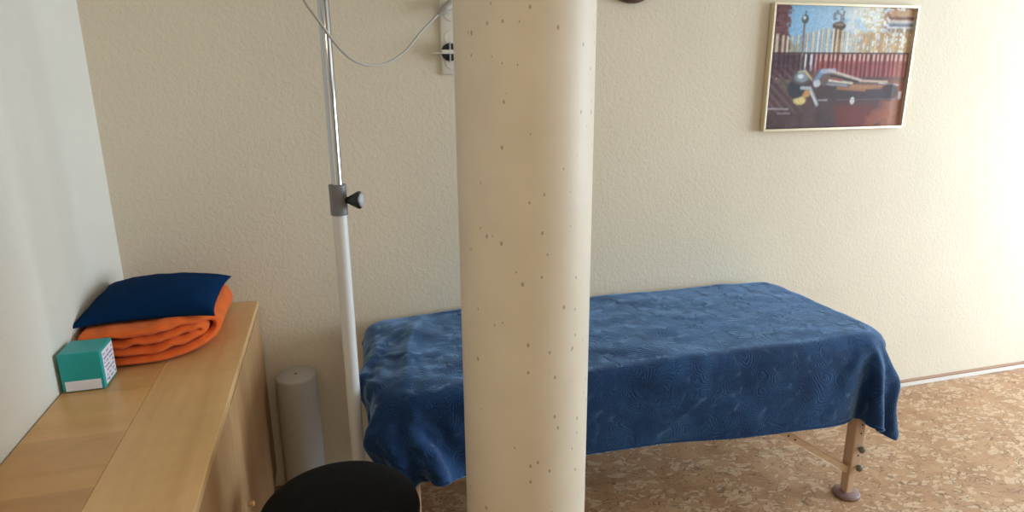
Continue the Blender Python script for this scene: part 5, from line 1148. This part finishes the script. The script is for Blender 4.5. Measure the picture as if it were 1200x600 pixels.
path = [(-0.680, z0 + 0.052), (-0.60, z0 + 0.051), (-0.52, z0 + 0.054), (-0.45, z0 + 0.060), (-0.408, z0 + 0.062), (-0.392, z0 + 0.053), (-0.402, z0 + 0.042), (-0.45, z0 + 0.036), (-0.52, z0 + 0.027), (-0.60, z0 + 0.0255), (-0.672, z0 + 0.0265),
        (-0.685, z0 + 0.012), (-0.66, z0 + 0.001), (-0.56, z0 + 0.0), (-0.47, z0 + 0.001), (-0.41, z0 + 0.008), (-0.372, z0 + 0.027), (-0.360, z0 + 0.052), (-0.376, z0 + 0.077), (-0.42, z0 + 0.087), (-0.50, z0 + 0.084), (-0.58, z0 + 0.078), (-0.682, z0 + 0.077)]
yfront = lambda x, z, s_: 1.845 + max(0, (x + 0.50)) ** 1.6 * 2.6
yback = lambda x, z, s_: 2.275 - max(0, (x + 0.42)) * 0.4
bm = ribbon(path, yfront, yback, 0.026, seed=2)
ob = build('folded_blanket', bm, ORANGE, None, True)
s = ob.modifiers.new('sub', 'SUBSURF'); s.levels = 1; s.render_levels = 1
tag(ob, 'bright orange fleece blanket folded in layers on the sideboard under the navy pillow', 'blanket')

# ================================================================== navy pillow
bm = bmesh.new()
n = 36
pc = Vector((-0.526, 2.055, 0.0))
def pillow_pt(u, v, sgn):
    # u, v in -1..1; pulled-out corners, hollow sides
    cx = u * (0.166 + 0.016 * abs(v) ** 3)
    cy = v * (0.150 + 0.030 * abs(u) ** 3)
    hgt = (max(0, 1 - u ** 2) ** 0.42) * (max(0, 1 - v ** 2) ** 0.42)
    wr = 0.004 * noise.noise(Vector((u * 3.0, v * 3.4, sgn * 3.0 + 1.1))) + 0.003 * noise.noise(Vector((u * 9, v * 2.2, 7 + sgn)))
    zt = 0.878 + 0.006 * v + (0.064 * hgt + wr * hgt if sgn > 0 else -0.0 * hgt - 0.0005)
    return Vector((pc.x + cx, pc.y + cy, zt))
gt, gb = [], []
for j in range(n + 1):
    v = math.sin((j / n - 0.5) * math.pi)
    gt.append([]); gb.append([])
    for i in range(n + 1):
        u = math.sin((i / n - 0.5) * math.pi)
        a = bm.verts.new(pillow_pt(u, v, 1)); gt[j].append(a)
        gb[j].append(a if i in (0, n) or j in (0, n) else bm.verts.new(pillow_pt(u, v, -1)))
for j in range(n):
    for i in range(n):
        bm.faces.new((gt[j][i], gt[j][i + 1], gt[j + 1][i + 1], gt[j + 1][i]))
        bm.faces.new((gb[j][i], gb[j + 1][i], gb[j + 1][i + 1], gb[j][i + 1]))
pw = build('pillow', bm, PILLOW, None, True)
tag(pw, 'small plain navy pillow lying on the folded orange blanket', 'pillow')

# ================================================================== teal box with a white label
bx = empty('teal_box', (-0.640, 1.772, CZ))
tag(bx, 'small teal cardboard box with a white printed side label, in front of orange blanket', 'box')
bm = bmesh.new(); box(bm, (-0.688, 1.727, CZ + 0.001), (-0.5925, 1.824, CZ + 0.103), 0.003, 2); build('carton', bm, TEAL, bx)
bm = bmesh.new(); box(bm, (-0.5925, 1.738, CZ + 0.008), (-0.5917, 1.818, CZ + 0.096)); lb = build('side_label', bm, LABELM, bx)
bm = bmesh.new()
rr = random.Random(4)
for r_ in range(7):
    z = CZ + 0.088 - r_ * 0.0115
    y = 1.744
    while y < 1.808:
        w_ = rr.uniform(0.003, 0.009)
        if rr.random() < 0.8:
            box(bm, (-0.5918, y, z - rr.uniform(0.003, 0.006)), (-0.5913, min(y + w_, 1.813), z))
        y += w_ + 0.003
build('label_print', bm, INK, lb)
bm = bmesh.new(); box(bm, (-0.680, 1.7258, CZ + 0.004), (-0.600, 1.7268, CZ + 0.030)); build('front_label', bm, LABELM, bx)

# ================================================================== paper roll standing in the corner
pr_ = empty('paper_roll', (-0.178, 2.262, 0))
tag(pr_, 'upright white paper roll standing on the floor between sideboard and wall', 'paper roll')
bm = bmesh.new()
lathe(bm, [(0, 0.001), (0.066, 0.001), (0.070, 0.004), (0.0715, 0.010), (0.0715, 0.486), (0.070, 0.492), (0.066, 0.4955), (0.030, 0.4975), (0.0052, 0.498)], (-0.178, 2.262, 0), n=72)
build('roll', bm, ROLLM, pr_, True)
bm = bmesh.new(); lathe(bm, [(0.0052, 0.498), (0.0048, 0.490), (0, 0.490)], (-0.178, 2.262, 0), n=24); build('core_hole', bm, DARKGAP, pr_, True)

# ================================================================== black stool
sc_ = Vector((-0.040, 1.388, 0))
sl = empty('stool', sc_)
tag(sl, 'round black upholstered stool beside the sideboard, seat cut by the bottom edge', 'stool')
bm = bmesh.new()
lathe(bm, [(0, 0.574), (0.05, 0.5735), (0.10, 0.570), (0.14, 0.562), (0.166, 0.551), (0.181, 0.537), (0.186, 0.518), (0.184, 0.500), (0.174, 0.487), (0.155, 0.483), (0, 0.483)], sc_, n=96)
build('seat_cushion', bm, BLACKFAB, sl, True)
bm = bmesh.new(); lathe(bm, [(0, 0.481), (0.15, 0.481), (0.155, 0.4835), (0.155, 0.470), (0.05, 0.462), (0, 0.462)], sc_, n=48); build('seat_plate', bm, BLACK_PL, sl, True)
bm = bmesh.new(); lathe(bm, [(0.014, 0.463), (0.014, 0.30), (0.025, 0.30), (0.025, 0.09), (0.035, 0.085), (0.035, 0.06), (0, 0.06)], sc_, n=32); build('gas_column', bm, CHROME, sl, True)
for k in range(5):
    a = math.radians(20 + 72 * k)
    d = Vector((math.cos(a), math.sin(a), 0))
    bm = bmesh.new()
    tube(bm, [sc_ + d * 0.02 + Vector((0, 0, 0.078)), sc_ + d * 0.12 + Vector((0, 0, 0.072)), sc_ + d * 0.19 + Vector((0, 0, 0.060))], [0.016, 0.013, 0.010], 12)
    lg = build('leg', bm, BLACK_PL, sl, True)
    bm = bmesh.new()
    w = sc_ + d * 0.188 + Vector((0, 0, 0.0255))
    sd = Vector((-d.y, d.x, 0))
    lathe(bm, [(0, -0.009), (0.022, -0.009), (0.025, -0.005), (0.025, 0.005), (0.022, 0.009), (0, 0.009)], w, sd, 20)
    lathe(bm, [(0.005, 0.02), (0.005, 0.036)], w, (0, 0, 1), 10)
    build('caster', bm, BLACK_PL, lg, True)

# ================================================================== unseen lamp added as warm fill (above and behind the camera)
OPAL = mat('fill_lamp_opal', (0.85, 0.80, 0.70), 0.4)
bsdf(OPAL).inputs['Emission Color'].default_value = (1.0, 0.78, 0.5, 1)
bsdf(OPAL).inputs['Emission Strength'].default_value = 1.5
cl = empty('fill_lamp', (FILL_X, FILL_Y, ZC))
tag(cl, 'round opal fill lamp added behind the viewer, out of the frame', 'lamp')
bm = bmesh.new(); lathe(bm, [(0, 0), (0.18, 0), (0.19, -0.01), (0.19, -0.03), (0, -0.03)], (FILL_X, FILL_Y, ZC), n=48); build('fill_lamp_base', bm, WHITE_METAL, cl, True)
bm = bmesh.new(); lathe(bm, [(0.18, -0.03), (0.185, -0.06), (0.16, -0.09), (0.10, -0.104), (0, -0.108)], (FILL_X, FILL_Y, ZC), n=48); build('fill_lamp_shade', bm, OPAL, cl, True)
